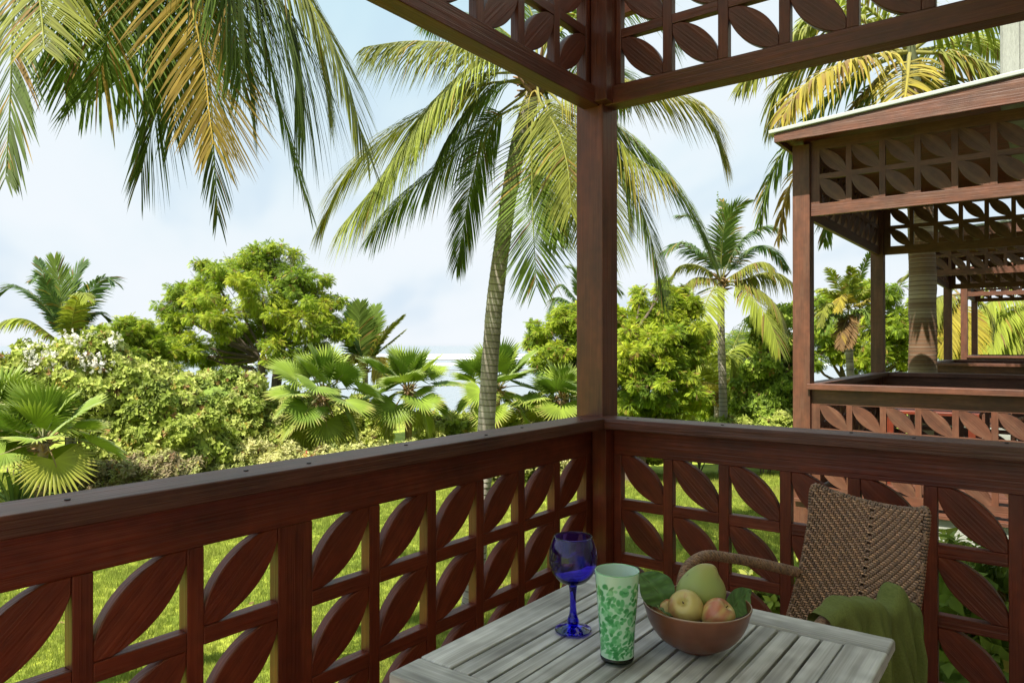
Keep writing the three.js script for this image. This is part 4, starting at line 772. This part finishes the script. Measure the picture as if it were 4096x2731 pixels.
function fanPalm(label, cpx, d, basePx, o) {
  const { n = 22, R0 = 0.85, pet = 0.85, seed = 1, low = -55, r = 0.11 } = o, c = at(cpx[0], cpx[1], d), base = at(basePx[0], basePx[1], d); base.y = groundY(base.x, base.z) - 0.05;
  const t = thing('fan_palm', label, 'fan palm', base, 0), R = mulberry(seed);
  part(t, 'trunk', trunkGeo([base, base.clone().lerp(c, 0.5), c], r, r * 0.9, { n: 70, ring: 0.07, base: [0.26, 0.17, 0.1], pale: [0.34, 0.25, 0.16], origin: base, sides: 10 }), barkMat);
  boots(t, c, r * 1.6, 34, seed + 3, base, [0.26, 0.16, 0.08]);
  for (let i = 0; i < n; i++) {
    const k = (i + 0.5) / n, el = mix(84, low, Math.pow(k, 1.1)) * D2R, az = i * 2.39996 + seed + (R() - 0.5) * 0.4, h = V(Math.cos(az), 0, Math.sin(az));
    const D = h.clone().multiplyScalar(Math.cos(el)).add(V(0, Math.sin(el), 0)), L = pet * (0.8 + 0.35 * R()) * (el > 0.9 ? 0.8 : 1);
    const e2 = el - (0.1 + 0.5 * R()) * (el > 0.45 ? 0.1 : 1), M = h.clone().multiplyScalar(Math.cos(e2)).add(V(0, Math.sin(e2), 0)), S = V(0, 0, 0).crossVectors(M, Math.abs(M.y) > 0.98 ? h : UP).normalize();
    const c1 = c.clone().addScaledVector(D, L * 0.55), p1 = c.clone().addScaledVector(D, L).add(V(0, -0.1 * L * Math.cos(el), 0)), tw = (R() - 0.5) * 0.9; S.applyAxisAngle(M, tw);
    const N = V(0, 0, 0).crossVectors(S, M).normalize(), old = k > 0.72 ? (k - 0.72) / 0.28 : 0, col = lerpC(lerpC([0.13, 0.22, 0.02], [0.28, 0.38, 0.035], R()), [0.42, 0.36, 0.05], old * (0.15 + 0.45 * R()));
    const b = fanLeaf(p1, M, S, N, R0 * (0.85 + 0.3 * R()), col, seed * 50 + i, k > 0.5 ? [0.55, 0.45, 0.14] : [0.42, 0.48, 0.12]);
    b.tube(new THREE.CatmullRomCurve3([c.clone().addScaledVector(D, 0.04), c1, p1, p1.clone().addScaledVector(M, 0.2)]), 8, 0.02, 0.011, lerpC([0.27, 0.28, 0.12], [0.38, 0.25, 0.12], old), 5);
    part(t, 'fan_leaf', b.geo(base), fanMat);
  }
  return t;
}
fanPalm('large fan palm at the far left beside the strap leaved plant', [175, 1770], 15.5, [155, 2010], { n: 15, R0: 0.85, pet: 0.75, seed: 4, low: -25 });
fanPalm('fan palm cut off by the left edge of the view', [-10, 1690], 16.5, [-30, 1980], { n: 14, R0: 0.9, pet: 0.8, seed: 9, low: -30 });
fanPalm('full fan palm with many tiers of leaves, left of the open sea view', [1288, 1575], 20, [1292, 1850], { n: 27, R0: 0.88, pet: 0.9, seed: 12, low: -68 });
fanPalm('fan palm with a shaggy brown trunk below the open sea view', [1630, 1560], 22, [1636, 1840], { n: 22, R0: 0.92, pet: 0.85, seed: 17, low: -62 });
fanPalm('fan palm standing behind the tall curved trunk', [1990, 1560], 22.5, [1985, 1830], { n: 22, R0: 0.9, pet: 0.95, seed: 23, low: -60 });
fanPalm('narrow fan palm partly behind the corner post', [2245, 1600], 22, [2242, 1830], { n: 13, R0: 0.9, pet: 0.6, seed: 31, low: -20 });
// ---- foliage made of many small leaves
const Q4 = new THREE.Matrix4(), XA = V(0, 0, 0), YA = V(0, 0, 0), ZA = V(0, 0, 0);
function leafQuad(b, base, dir, side, w, l, fold, c = [1, 1, 1]) {  // one folded leaf
  const n = V(0, 0, 0).crossVectors(side, dir), m = base.clone().addScaledVector(dir, l * 0.45);
  const a = b.v(base, c), t = b.v(base.clone().addScaledVector(dir, l).addScaledVector(n, -fold * l), c), s0 = b.v(m.clone().addScaledVector(side, w).addScaledVector(n, fold * w), c), s1 = b.v(m.clone().addScaledVector(side, -w).addScaledVector(n, fold * w), c), k = b.v(m, c);
  b.i.push(a, s0, k, k, s0, t, a, k, s1, k, t, s1);
}
function featherSprig(seed) {                                       // a drooping leaf of many fine pinnae
  const b = new MB(), R = mulberry(seed);
  for (let i = 0; i < 9; i++) {
    const t = i / 9, P = V(0, 0.02 + 0.24 * t, 0.02 - 0.10 * t * t), L = 0.105 * Math.sin(0.5 + 2.3 * t);
    for (const s of [-1, 1]) { const d = V(s * 0.8, 0.55 + R() * 0.2, -0.25 - 0.3 * R()).normalize(); leafQuad(b, P, d, V(-d.y * s * 0.9, d.x * s, 0.25).normalize(), 0.012, L, 0.3); }
  }
  b.tube(new THREE.CatmullRomCurve3([V(0, 0, 0), V(0, 0.13, 0), V(0, 0.25, -0.09)]), 3, 0.003, 0.001, [0.7, 0.7, 0.5], 3);
  return b.geo();
}
function roundSprig(seed, n, w, l) {                                // a twig with a few broad leaves
  const b = new MB(), R = mulberry(seed);
  for (let i = 0; i < n; i++) { const a = i * 2.4 + R(), d = V(Math.cos(a) * 0.9, 0.35 + 0.5 * R(), Math.sin(a) * 0.9).normalize(), s = V(0, 0, 0).crossVectors(d, V(R() - 0.5, 1, R() - 0.5)).normalize(); leafQuad(b, V(0, (i / n) * 0.1, 0), d, s, w * (0.8 + 0.4 * R()), l * (0.75 + 0.5 * R()), 0.2); }
  return b.geo();
}
const SPRIG = { feather: [featherSprig(1), featherSprig(2)], round: [roundSprig(3, 6, 0.036, 0.10), roundSprig(4, 5, 0.042, 0.11)], small: [roundSprig(5, 8, 0.017, 0.055), roundSprig(6, 7, 0.019, 0.06)], flower: [roundSprig(9, 9, 0.022, 0.036)] };
function scatter(parent, kind, blobs, count, palette, o = {}) {     // blobs: [centre, rx, ry, weight]
  const { seed = 1, size = 1, hang = 0, name = 'foliage', shell = 0.45, ragged = 0.5, origin = V(0, 0, 0), front = 0 } = o;
  const R = mulberry(seed), geos = SPRIG[kind], per = geos.map(() => []), total = blobs.reduce((a, b) => a + (b[3] ?? b[1] * b[1]), 0), eye = V(0, EYE, 0);
  for (const [c, rx, ry, wt] of blobs) {
    const n = Math.round((count * (wt ?? rx * rx)) / total), bt = R(), to = eye.clone().sub(c).normalize();
    for (let i = 0; i < n; i++) {
      const a = R() * 6.2832, y = R() * 2 - 1, h = Math.sqrt(1 - y * y), d = V(h * Math.cos(a), y, h * Math.sin(a));
      const lump = 1 + ragged * (noise3(d.x * 2.3 + c.x * 3, d.y * 2.3 + c.y * 3, d.z * 2.3 + c.z, 17) - 0.5) * 1.6 + ragged * 0.35 * (noise3(d.x * 6 + c.x, d.y * 6, d.z * 6, 19) - 0.5);
      const rr = Math.pow(shell + (1 - shell) * R(), 0.6) * lump; if (d.dot(to) < -0.55 && R() < 0.6) continue;
      const p = V(c.x + d.x * rx * rr, c.y + d.y * ry * rr, c.z + d.z * rx * rr);
      YA.copy(d).add(V((R() - 0.5) * 1.3, 0.35 - hang + (R() - 0.5) * 0.8, (R() - 0.5) * 1.3)).normalize();
      ZA.set(R() - 0.5, 0.9 + R() * 0.4, R() - 0.5).addScaledVector(to, 0.25); XA.crossVectors(YA, ZA).normalize(); ZA.crossVectors(XA, YA).normalize();
      const s = size * (0.7 + 0.65 * R()); Q4.makeBasis(XA.clone().multiplyScalar(s), YA.clone().multiplyScalar(s), ZA.clone().multiplyScalar(s)).setPosition(p.sub(origin));
      const mood = clamp(0.5 * bt + 0.5 * noise3(p.x * 0.9, p.y * 0.9, p.z * 0.9, 23) + (R() - 0.5) * 0.5, 0, 0.999), k = mood * (palette.length - 1), col = R() < 0.045 ? [[0.3, 0.17, 0.05], [0.5, 0.4, 0.08], [0.16, 0.09, 0.04]][(R() * 3) | 0] : lerpC(palette[Math.floor(k)], palette[Math.min(palette.length - 1, Math.floor(k) + 1)], k % 1);
      per[(R() * geos.length) | 0].push([Q4.clone(), scaled(col, 0.8 + 0.4 * R())]);
    }
  }
  const col = new THREE.Color();
  geos.forEach((g, k) => {
    if (!per[k].length) return;
    const m = new THREE.InstancedMesh(g, leafInst, per[k].length); m.name = name; m.userData.kind = 'stuff'; m.castShadow = m.receiveShadow = true;
    per[k].forEach(([q, c], i) => { m.setMatrixAt(i, q); m.setColorAt(i, col.setRGB(c[0], c[1], c[2])); }); parent.add(m);
  });
}
const PAL = {
  feather: [[0.15, 0.25, 0.018], [0.28, 0.4, 0.022], [0.41, 0.5, 0.028], [0.52, 0.55, 0.035]],
  bush: [[0.19, 0.25, 0.035], [0.34, 0.42, 0.06], [0.48, 0.53, 0.12], [0.6, 0.6, 0.22]],
  pale: [[0.2, 0.25, 0.06], [0.4, 0.43, 0.11], [0.56, 0.55, 0.22], [0.68, 0.64, 0.36]],
  red: [[0.16, 0.17, 0.05], [0.32, 0.24, 0.15], [0.4, 0.43, 0.13], [0.55, 0.5, 0.26]],
  deep: [[0.06, 0.1, 0.02], [0.1, 0.16, 0.03], [0.15, 0.21, 0.04]],
};
const blobsAt = (list, d) => list.map(([x, y, r, dz = 0, sy = 0.85]) => { const D = d + dz, R = (r / 2900) * D; return [at(x, y, D), R, R * sy]; });
function lumpy(blobs, n, k, seed, flat = 0.7) {                    // break smooth blobs up into a core and many small sprays
  const R = mulberry(seed), out = [];
  for (const [c, rx, ry] of blobs) {
    out.push([c, rx * 0.72, ry * 0.72, rx * rx * 0.3]);
    for (let i = 0; i < n; i++) { const a = R() * 6.2832, y = R() * 1.7 - 0.75, h = Math.sqrt(Math.max(0, 1 - y * y)), q = 0.6 + 0.62 * R(), r = rx * k * (0.55 + 0.8 * R()); out.push([V(c.x + Math.cos(a) * h * rx * q, c.y + y * ry * q, c.z + Math.sin(a) * h * rx * q), r, r * flat, (rx * rx * 0.7) / n]); }
  }
  return out;
}
const twig = [0.15, 0.115, 0.085];
function tree(name, label, d, basePx, list, count, o = {}) {
  const base = at(basePx[0], basePx[1], d); base.y = groundY(base.x, base.z) - 0.05;
  const t = thing(name, label, 'tree', base), blobs = blobsAt(list, d), R = mulberry(o.seed ?? 1), b = new MB();
  const fork = o.fork ? at(o.fork[0], o.fork[1], d) : base.clone().add(V(0, 1.6, 0)), r = o.r ?? 0.13, stems = o.stems ?? 4, tops = [];
  for (let i = 0; i < stems; i++) { const a = (i / stems) * 6.28 + 1, top = fork.clone().add(V(Math.cos(a) * 0.5, 0.5 + 0.9 * R(), Math.sin(a) * 0.5)); const s = base.clone().add(V(Math.cos(a) * 0.16, 0, Math.sin(a) * 0.16)); tops.push(top); b.tube(new THREE.CatmullRomCurve3([s, s.clone().lerp(top, 0.5).add(V((R() - 0.5) * 0.35, 0, (R() - 0.5) * 0.35)), top]), 10, r, r * 0.6, (q) => scaled(twig, 0.7 + 0.6 * noise3(q * 20, i, 0, 5)), 7, 0.2, i); }
  part(t, 'trunk', b.geo(base), barkMat);
  const lim = new MB();
  blobs.forEach(([c, rx, ry], i) => {
    const s = tops.reduce((a, q) => (q.distanceTo(c) < a.distanceTo(c) ? q : a)), m = s.clone().lerp(c, 0.5).add(V((R() - 0.5) * rx, -0.25 * ry, (R() - 0.5) * rx));
    const cu = new THREE.CatmullRomCurve3([s, m, c]); lim.tube(cu, 8, r * 0.5, r * 0.14, scaled(twig, 0.8), 6);
    for (let k = 0; k < 7; k++) { const p = cu.getPointAt(0.45 + 0.5 * R()), e = c.clone().add(V((R() - 0.5) * 1.7 * rx, (R() - 0.3) * 1.5 * ry, (R() - 0.5) * 1.7 * rx)); lim.tube(new THREE.CatmullRomCurve3([p, p.clone().lerp(e, 0.5).add(V(0, 0.1 * ry, 0)), e]), 4, r * 0.14, r * 0.03, scaled(twig, 0.9), 4); }
  });
  part(t, 'limbs', lim.geo(base), barkMat);
  scatter(t, o.kind ?? 'feather', lumpy(blobs, 12, 0.32, (o.seed ?? 1) + 9, 0.55), count, o.pal ?? PAL.feather, { seed: (o.seed ?? 1) + 50, size: o.size ?? 1.25, hang: o.hang ?? 0.55, origin: base, name: 'crown', shell: 0.1, ragged: 0.5 });
  return t;
}
tree('feathery_tree', 'broad feathery leaved tree with many thin stems, the largest crown left of the sea', 25, [1080, 1720], [[730, 1230, 80], [690, 1330, 85], [820, 1170, 90], [880, 1270, 110, -1.2], [960, 1090, 95], [1060, 1060, 80], [1050, 1190, 120, -1], [1160, 1110, 90], [1240, 1190, 85], [1200, 1290, 105, -1], [1290, 1290, 75], [760, 1400, 90, -0.8], [640, 1400, 60], [900, 1390, 85, 1], [1040, 1320, 95, 1.2], [1120, 1400, 70, -1.2], [1340, 1210, 38], [1010, 1010, 40], [1100, 1000, 40], [850, 1090, 45], [720, 1160, 40], [1370, 1330, 45], [1260, 1400, 60, 1], [960, 1450, 45, 1.4], [1150, 1470, 40, 0.8], [840, 1460, 45, 1], [1060, 1470, 36, 1.6], [1240, 1470, 45, 1.4], [800, 1060, 28], [1180, 1020, 30], [1300, 1120, 30], [670, 1240, 26]], 40000, { seed: 3, fork: [1075, 1540], stems: 6, size: 0.64 });
tree('feathery_tree', 'low light feathery tree between the left palm and the broad crown', 23, [560, 1700], [[470, 1370, 75], [560, 1330, 65], [420, 1440, 70], [600, 1420, 80], [520, 1460, 80, -0.5], [660, 1500, 70], [390, 1350, 45], [500, 1300, 36]], 16000, { seed: 8, r: 0.09, fork: [540, 1560], size: 0.65 });
tree('feathery_tree', 'feathery tree leaning toward the water just left of the corner post', 24, [2300, 1800], [[2170, 1340, 55], [2250, 1290, 60], [2280, 1390, 85], [2190, 1440, 70, -0.6], [2130, 1380, 32], [2320, 1480, 90], [2230, 1510, 60], [2290, 1250, 45], [2360, 1330, 90]], 16000, { seed: 12, fork: [2310, 1540], size: 0.65 });
tree('feathery_tree', 'bright feathery tree filling the gap right of the corner post', 18.5, [2540, 1800], [[2690, 1190, 55], [2730, 1230, 70], [2640, 1260, 80], [2520, 1290, 85], [2480, 1360, 80], [2600, 1370, 95, -0.8], [2720, 1330, 80], [2540, 1450, 90, -1], [2670, 1470, 90, -0.6], [2760, 1410, 60], [2470, 1500, 80], [2600, 1560, 100, -1], [2720, 1560, 75, -0.6], [2500, 1610, 80], [2650, 1650, 80], [2790, 1600, 45], [2560, 1180, 30], [2650, 1150, 30]], 34000, { seed: 17, fork: [2520, 1520], stems: 3, r: 0.11, size: 0.55 });
tree('leafy_tree', 'dense round leaved tree beside the sunlit post of the next balcony', 21, [3120, 1800], [[3130, 1270, 55], [3090, 1360, 70], [3150, 1420, 75], [3060, 1470, 70, -0.5], [3130, 1540, 80, -0.5], [3020, 1570, 70], [3090, 1640, 70, -0.8], [3150, 1660, 70], [2980, 1640, 50], [3030, 1290, 32], [3040, 1690, 60]], 9000, { seed: 22, kind: 'round', pal: [[0.15, 0.24, 0.025], [0.27, 0.38, 0.035], [0.42, 0.5, 0.07]], hang: 0.1, size: 1.1 });
tree('leafy_tree', 'green tree mass seen between the posts of the next balcony', 24, [3450, 1800], [[3300, 1230, 55], [3440, 1170, 55], [3540, 1190, 60], [3600, 1270, 70], [3300, 1340, 75], [3500, 1310, 80], [3380, 1400, 80], [3260, 1440, 60], [3580, 1390, 75], [3480, 1440, 70], [3680, 1220, 45], [3660, 1340, 70], [3640, 1440, 60]], 17000, { seed: 27, kind: 'feather', pal: PAL.feather, size: 0.72 });
tree('feathery_tree', 'pale green trees filling the background behind the slim palm', 27, [2900, 1800], [[2830, 1340, 50], [2900, 1420, 70], [2990, 1360, 50], [2960, 1480, 80], [2850, 1520, 80], [2780, 1440, 60], [2920, 1590, 90], [2800, 1620, 80], [3020, 1540, 70], [3040, 1420, 50]], 16000, { seed: 37, fork: [2900, 1600], size: 0.75 });
tree('leafy_tree', 'hazy green tree behind the far balconies at the right edge', 34, [3900, 1800], [[3800, 1290, 60], [3880, 1340, 60], [3960, 1290, 60], [4040, 1350, 70], [4110, 1300, 70], [3860, 1410, 60], [3980, 1410, 60], [4080, 1420, 60], [3780, 1390, 50]], 7000, { seed: 31, kind: 'feather', size: 1.3 });

function shrub(name, label, d, list, count, kind, pal, o = {}) {
  const blobs = blobsAt(list, d), c = blobs[0][0], base = V(c.x, groundY(c.x, c.z), c.z), t = thing(name, label, o.category ?? 'shrub', base, 0, o.group), b = new MB(), R = mulberry(o.seed ?? 1);
  for (const [p, rx] of blobs) for (let k = 0; k < 4; k++) { const e = p.clone().add(V((R() - 0.5) * rx * 1.3, (R() - 0.2) * rx * 0.8, (R() - 0.5) * rx * 1.3)), s = V(p.x + (R() - 0.5) * rx * 0.5, groundY(p.x, p.z) - 0.05, p.z + (R() - 0.5) * rx * 0.5); b.tube(new THREE.CatmullRomCurve3([s, s.clone().lerp(e, 0.55).add(V((R() - 0.5) * 0.2, 0.05, (R() - 0.5) * 0.2)), e]), 5, 0.022, 0.006, scaled(twig, 0.7 + 0.5 * R()), 5); }
  part(t, 'branches', b.geo(base), barkMat);
  const core = new MB(), ico = new THREE.IcosahedronGeometry(1, 3), P = ico.attributes.position, q = V(0, 0, 0);   // the dense twiggy inside
  for (const [p, rx, ry] of blobs) for (let i = 0; i < P.count; i++) { q.fromBufferAttribute(P, i); const k = 0.5 + 0.3 * noise3(q.x * 3 + p.x, q.y * 3, q.z * 3 + p.z, 29); const id = core.v(V(p.x + q.x * rx * k, p.y + q.y * ry * k, p.z + q.z * rx * k), scaled(pal[0], 0.8 + 0.5 * noise3(q.x * 5, q.y * 5, q.z * 5 + p.x, 31))); core.i.push(id); }
  part(t, 'inner_growth', core.geo(base), barkMat);
  scatter(t, kind, lumpy(blobs, 16, 0.3, (o.seed ?? 1) + 9, 0.85), count, pal, { seed: (o.seed ?? 1) + 70, size: o.size ?? 1, hang: o.hang ?? 0, origin: base, shell: 0.4, ragged: o.ragged ?? 0.45 });
  if (o.flowers) scatter(t, 'flower', blobsAt(o.flowers, d - 0.5), o.nf ?? 400, o.fpal ?? [[0.8, 0.78, 0.72], [0.85, 0.84, 0.8]], { seed: 9, size: 1.05, name: 'blossom', origin: base, shell: 0.1, ragged: 1.2 });
  return t;
}
shrub('flowering_shrub', 'tall shrub with clusters of white blossom below the left palm', 19.5, [[330, 1500, 130], [200, 1500, 110, 0.4], [60, 1520, 110], [-60, 1560, 110], [430, 1450, 95, 0.4], [280, 1430, 80], [130, 1430, 60], [380, 1380, 50], [100, 1620, 130, -0.5], [330, 1640, 130, -0.5], [530, 1540, 90]], 17000, 'round', PAL.bush, { seed: 41, size: 1.05, ragged: 0.6, flowers: [[300, 1365, 44], [345, 1440, 40], [405, 1460, 44], [215, 1430, 46], [250, 1480, 50], [210, 1570, 36], [455, 1360, 30], [150, 1460, 40], [120, 1400, 30]], nf: 430 });
shrub('round_leaf_shrub', 'pale round leaved shrub bank in the middle of the left garden', 19, [[640, 1680, 140], [560, 1620, 100, 0.5], [470, 1720, 120], [760, 1760, 130, -0.4], [620, 1830, 120, -0.8], [450, 1830, 90, -0.8], [680, 1560, 90, 1], [590, 1520, 70, 1]], 19000, 'round', PAL.bush, { seed: 44, size: 1.1, ragged: 0.6 });
shrub('round_leaf_shrub', 'sunlit vine covered shrub mound beneath the broad feathery tree', 20.5, [[860, 1620, 125], [960, 1700, 120], [800, 1730, 120], [920, 1800, 120, -0.6], [1060, 1760, 100], [840, 1870, 90, -1], [1030, 1860, 90, -1], [780, 1590, 100, 0.6], [930, 1560, 80, 0.8], [1090, 1640, 90, 1], [1000, 1600, 90, 0.6]], 21000, 'round', [[0.15, 0.22, 0.03], [0.3, 0.38, 0.06], [0.45, 0.5, 0.12], [0.58, 0.58, 0.24]], { seed: 47, size: 1.0, ragged: 0.55 });
shrub('reddish_hedge', 'low clipped hedge of reddish and cream leaves along the lawn at the left', 17.2, [[430, 1930, 75], [530, 1905, 75], [620, 1885, 70], [340, 1960, 70], [700, 1900, 70], [250, 1985, 55]], 9000, 'small', PAL.red, { seed: 51, size: 1.35 });
const hedge = [];
for (let x = 760; x <= 2300; x += 92) hedge.push([x, 1880 - (x - 760) * 0.036 + 10 * Math.sin(x), 72 + 8 * Math.sin(x * 3.1), 0.4 * Math.sin(x * 2.3)]);
shrub('cream_hedge', 'long low hedge of cream and lime leaves in front of the fan palms', 19, hedge, 22000, 'small', PAL.pale, { seed: 55, size: 1.5, ragged: 0.6, flowers: [[1640, 1790, 30], [1960, 1780, 40], [1230, 1830, 30], [2060, 1790, 26]], nf: 26, fpal: [[0.5, 0.03, 0.05], [0.6, 0.05, 0.08]] });
shrub('back_hedge', 'darker leafy hedge behind the fan palms toward the sea', 24, [[1150, 1740, 90], [1380, 1730, 90], [1500, 1700, 70], [1740, 1720, 80], [1860, 1740, 80], [2100, 1720, 90], [2200, 1680, 80], [2330, 1700, 100], [1020, 1760, 90], [1130, 1640, 80, 0.5], [1420, 1640, 60, 0.4], [1300, 1600, 60, 1.2]], 15000, 'round', PAL.bush, { seed: 58, size: 1.1, ragged: 0.7 });
shrub('garden_hedge', 'leafy hedge at the end of the lawn behind the right railing', 19.5, [[2440, 1800, 95], [2560, 1790, 90], [2680, 1780, 90], [2800, 1770, 90], [2930, 1750, 90], [3060, 1750, 90], [3180, 1740, 90]], 12000, 'round', PAL.bush, { seed: 61, size: 1.0, ragged: 0.7 });
shrub('leafy_bush', 'green bush under the near balcony seen through the right end of the railing', 3.6, [[3800, 2560, 260, 0.2], [4080, 2520, 300, 0], [3950, 2760, 330, -0.1], [3560, 2720, 260, 0.3], [3860, 2380, 150, 0.5], [4020, 2360, 130, 0.6]], 2600, 'round', [[0.16, 0.25, 0.04], [0.3, 0.4, 0.06], [0.48, 0.52, 0.12]], { seed: 64, size: 0.7, ragged: 0.6 });
shrub('leafy_bush', 'yellow green bush by the lawn edge beneath the next balcony', 5.6, [[3060, 2450, 120], [3250, 2420, 150, 0.2], [3480, 2400, 170, 0.4], [2930, 2520, 90]], 2200, 'round', [[0.14, 0.2, 0.03], [0.28, 0.34, 0.05], [0.45, 0.46, 0.1]], { seed: 67, size: 0.85, ragged: 0.6 });
{   // strap leaved plant at the lower left
  const d = 15.2, c = at(60, 1960, d); c.y = groundY(c.x, c.z);
  const t = thing('strap_leaf_plant', 'plant of long arching strap leaves at the lower left edge of the lawn', 'plant', c), R = mulberry(8);
  for (let i = 0; i < 26; i++) {
    const a = i * 2.4, el = 0.35 + 1.0 * R(), L = 0.8 + 0.55 * R(), h = V(Math.cos(a), 0, Math.sin(a)), b = new MB(), s = V(0, 0, 0).crossVectors(h, UP), col = lerpC([0.05, 0.10, 0.02], [0.15, 0.2, 0.03], R());
    let last = -1; for (let k = 0; k <= 8; k++) { const q = k / 8, p = h.clone().multiplyScalar(L * Math.cos(el) * q + 0.05).add(V(0, L * (Math.sin(el) * q * 1.5 - 0.9 * q * q * q) + 0.02, 0)), w = 0.045 * Math.sin(Math.PI * clamp(0.22 + 0.78 * q, 0, 1)) + 0.002; const l = b.v(p.clone().addScaledVector(s, w).add(V(0, 0.02, 0)), col), m = b.v(p, scaled(col, 1.3)), r = b.v(p.clone().addScaledVector(s, -w).add(V(0, 0.02, 0)), col); if (last >= 0) b.i.push(last, last + 1, l, last + 1, m, l, last + 1, last + 2, m, last + 2, r, m); last = l; }
    part(t, 'strap_leaf', b.geo(), fanMat);
  }
}
{   // grass
  const blade = new MB(), R = mulberry(14);
  for (let i = 0; i < 7; i++) { const a = R() * 6.28, x = (R() - 0.5) * 0.06, z = (R() - 0.5) * 0.06, h = 0.035 + 0.035 * R(), w = 0.0032, s = V(Math.cos(a) * w, 0, Math.sin(a) * w), o = V((R() - 0.5) * 0.04, h, (R() - 0.5) * 0.04), p = V(x, 0, z), c = [1, 1, 1]; const k = [b3(p.clone().add(s)), b3(p.clone().sub(s)), b3(p.clone().add(o))]; blade.i.push(...k); function b3(q) { return blade.v(q, c); } }
  const N = 150000, m = new THREE.InstancedMesh(blade.geo(), leafInst, N), col = new THREE.Color(), e = new THREE.Euler(), qq = new THREE.Quaternion(), sc = V(1, 1, 1), p = V(0, 0, 0); m.name = 'grass'; m.userData = { kind: 'stuff', label: 'short bright green lawn between the balconies and the hedges' };
  for (let i = 0; i < N; i++) {
    const f = 3.2 + 16.5 * Math.pow(R(), 1.35), r = (R() * 1.75 - 0.85) * f; p.set(CY * r - SY * f, 0, -SY * r - CY * f); p.y = groundY(p.x, p.z) - 0.004;
    qq.setFromEuler(e.set(0, R() * 6.28, 0)); const s = (0.8 + 0.5 * R()) * (0.8 + f * 0.045); m.setMatrixAt(i, Q4.compose(p, qq, sc.set(s, s, s)));
    const t = clamp(noise3(p.x * 0.8, p.z * 0.8, 0, 44) * 0.7 + R() * 0.4, 0, 1), dry = noise3(p.x * 0.35, p.z * 0.35, 3, 45) > 0.62 ? 0.5 * R() : 0.12 * R(); const c = lerpC(lerpC([0.18, 0.26, 0.03], [0.34, 0.39, 0.06], t), [0.5, 0.42, 0.12], dry); m.setColorAt(i, col.setRGB(...c));
  }
  m.castShadow = m.receiveShadow = true; scene.add(m);
}
{   // dry leaves lying on the lawn
  const R = mulberry(19), N = 260, m = new THREE.InstancedMesh(roundSprig(12, 1, 0.03, 0.09), leafInst, N), col = new THREE.Color(), qq = new THREE.Quaternion(), e = new THREE.Euler();
  m.name = 'fallen_leaves'; m.userData = { kind: 'stuff', label: 'dry brown leaves scattered on the lawn' }; m.castShadow = m.receiveShadow = true;
  for (let i = 0; i < N; i++) { const f = 4 + 13 * R(), r = (R() * 1.7 - 0.85) * f, x = CY * r - SY * f, z = -SY * r - CY * f; qq.setFromEuler(e.set(R() * 0.6 - 0.3, R() * 6.28, R() * 0.6 - 0.3)); const s = 0.8 + R(); m.setMatrixAt(i, Q4.compose(V(x, groundY(x, z) + 0.03, z), qq, V(s, s * 0.5, s))); const t = R(); m.setColorAt(i, col.setRGB(mix(0.2, 0.45, t), mix(0.12, 0.3, t), mix(0.05, 0.12, t))); }
  scene.add(m);
}
renderer.render(scene, camera);
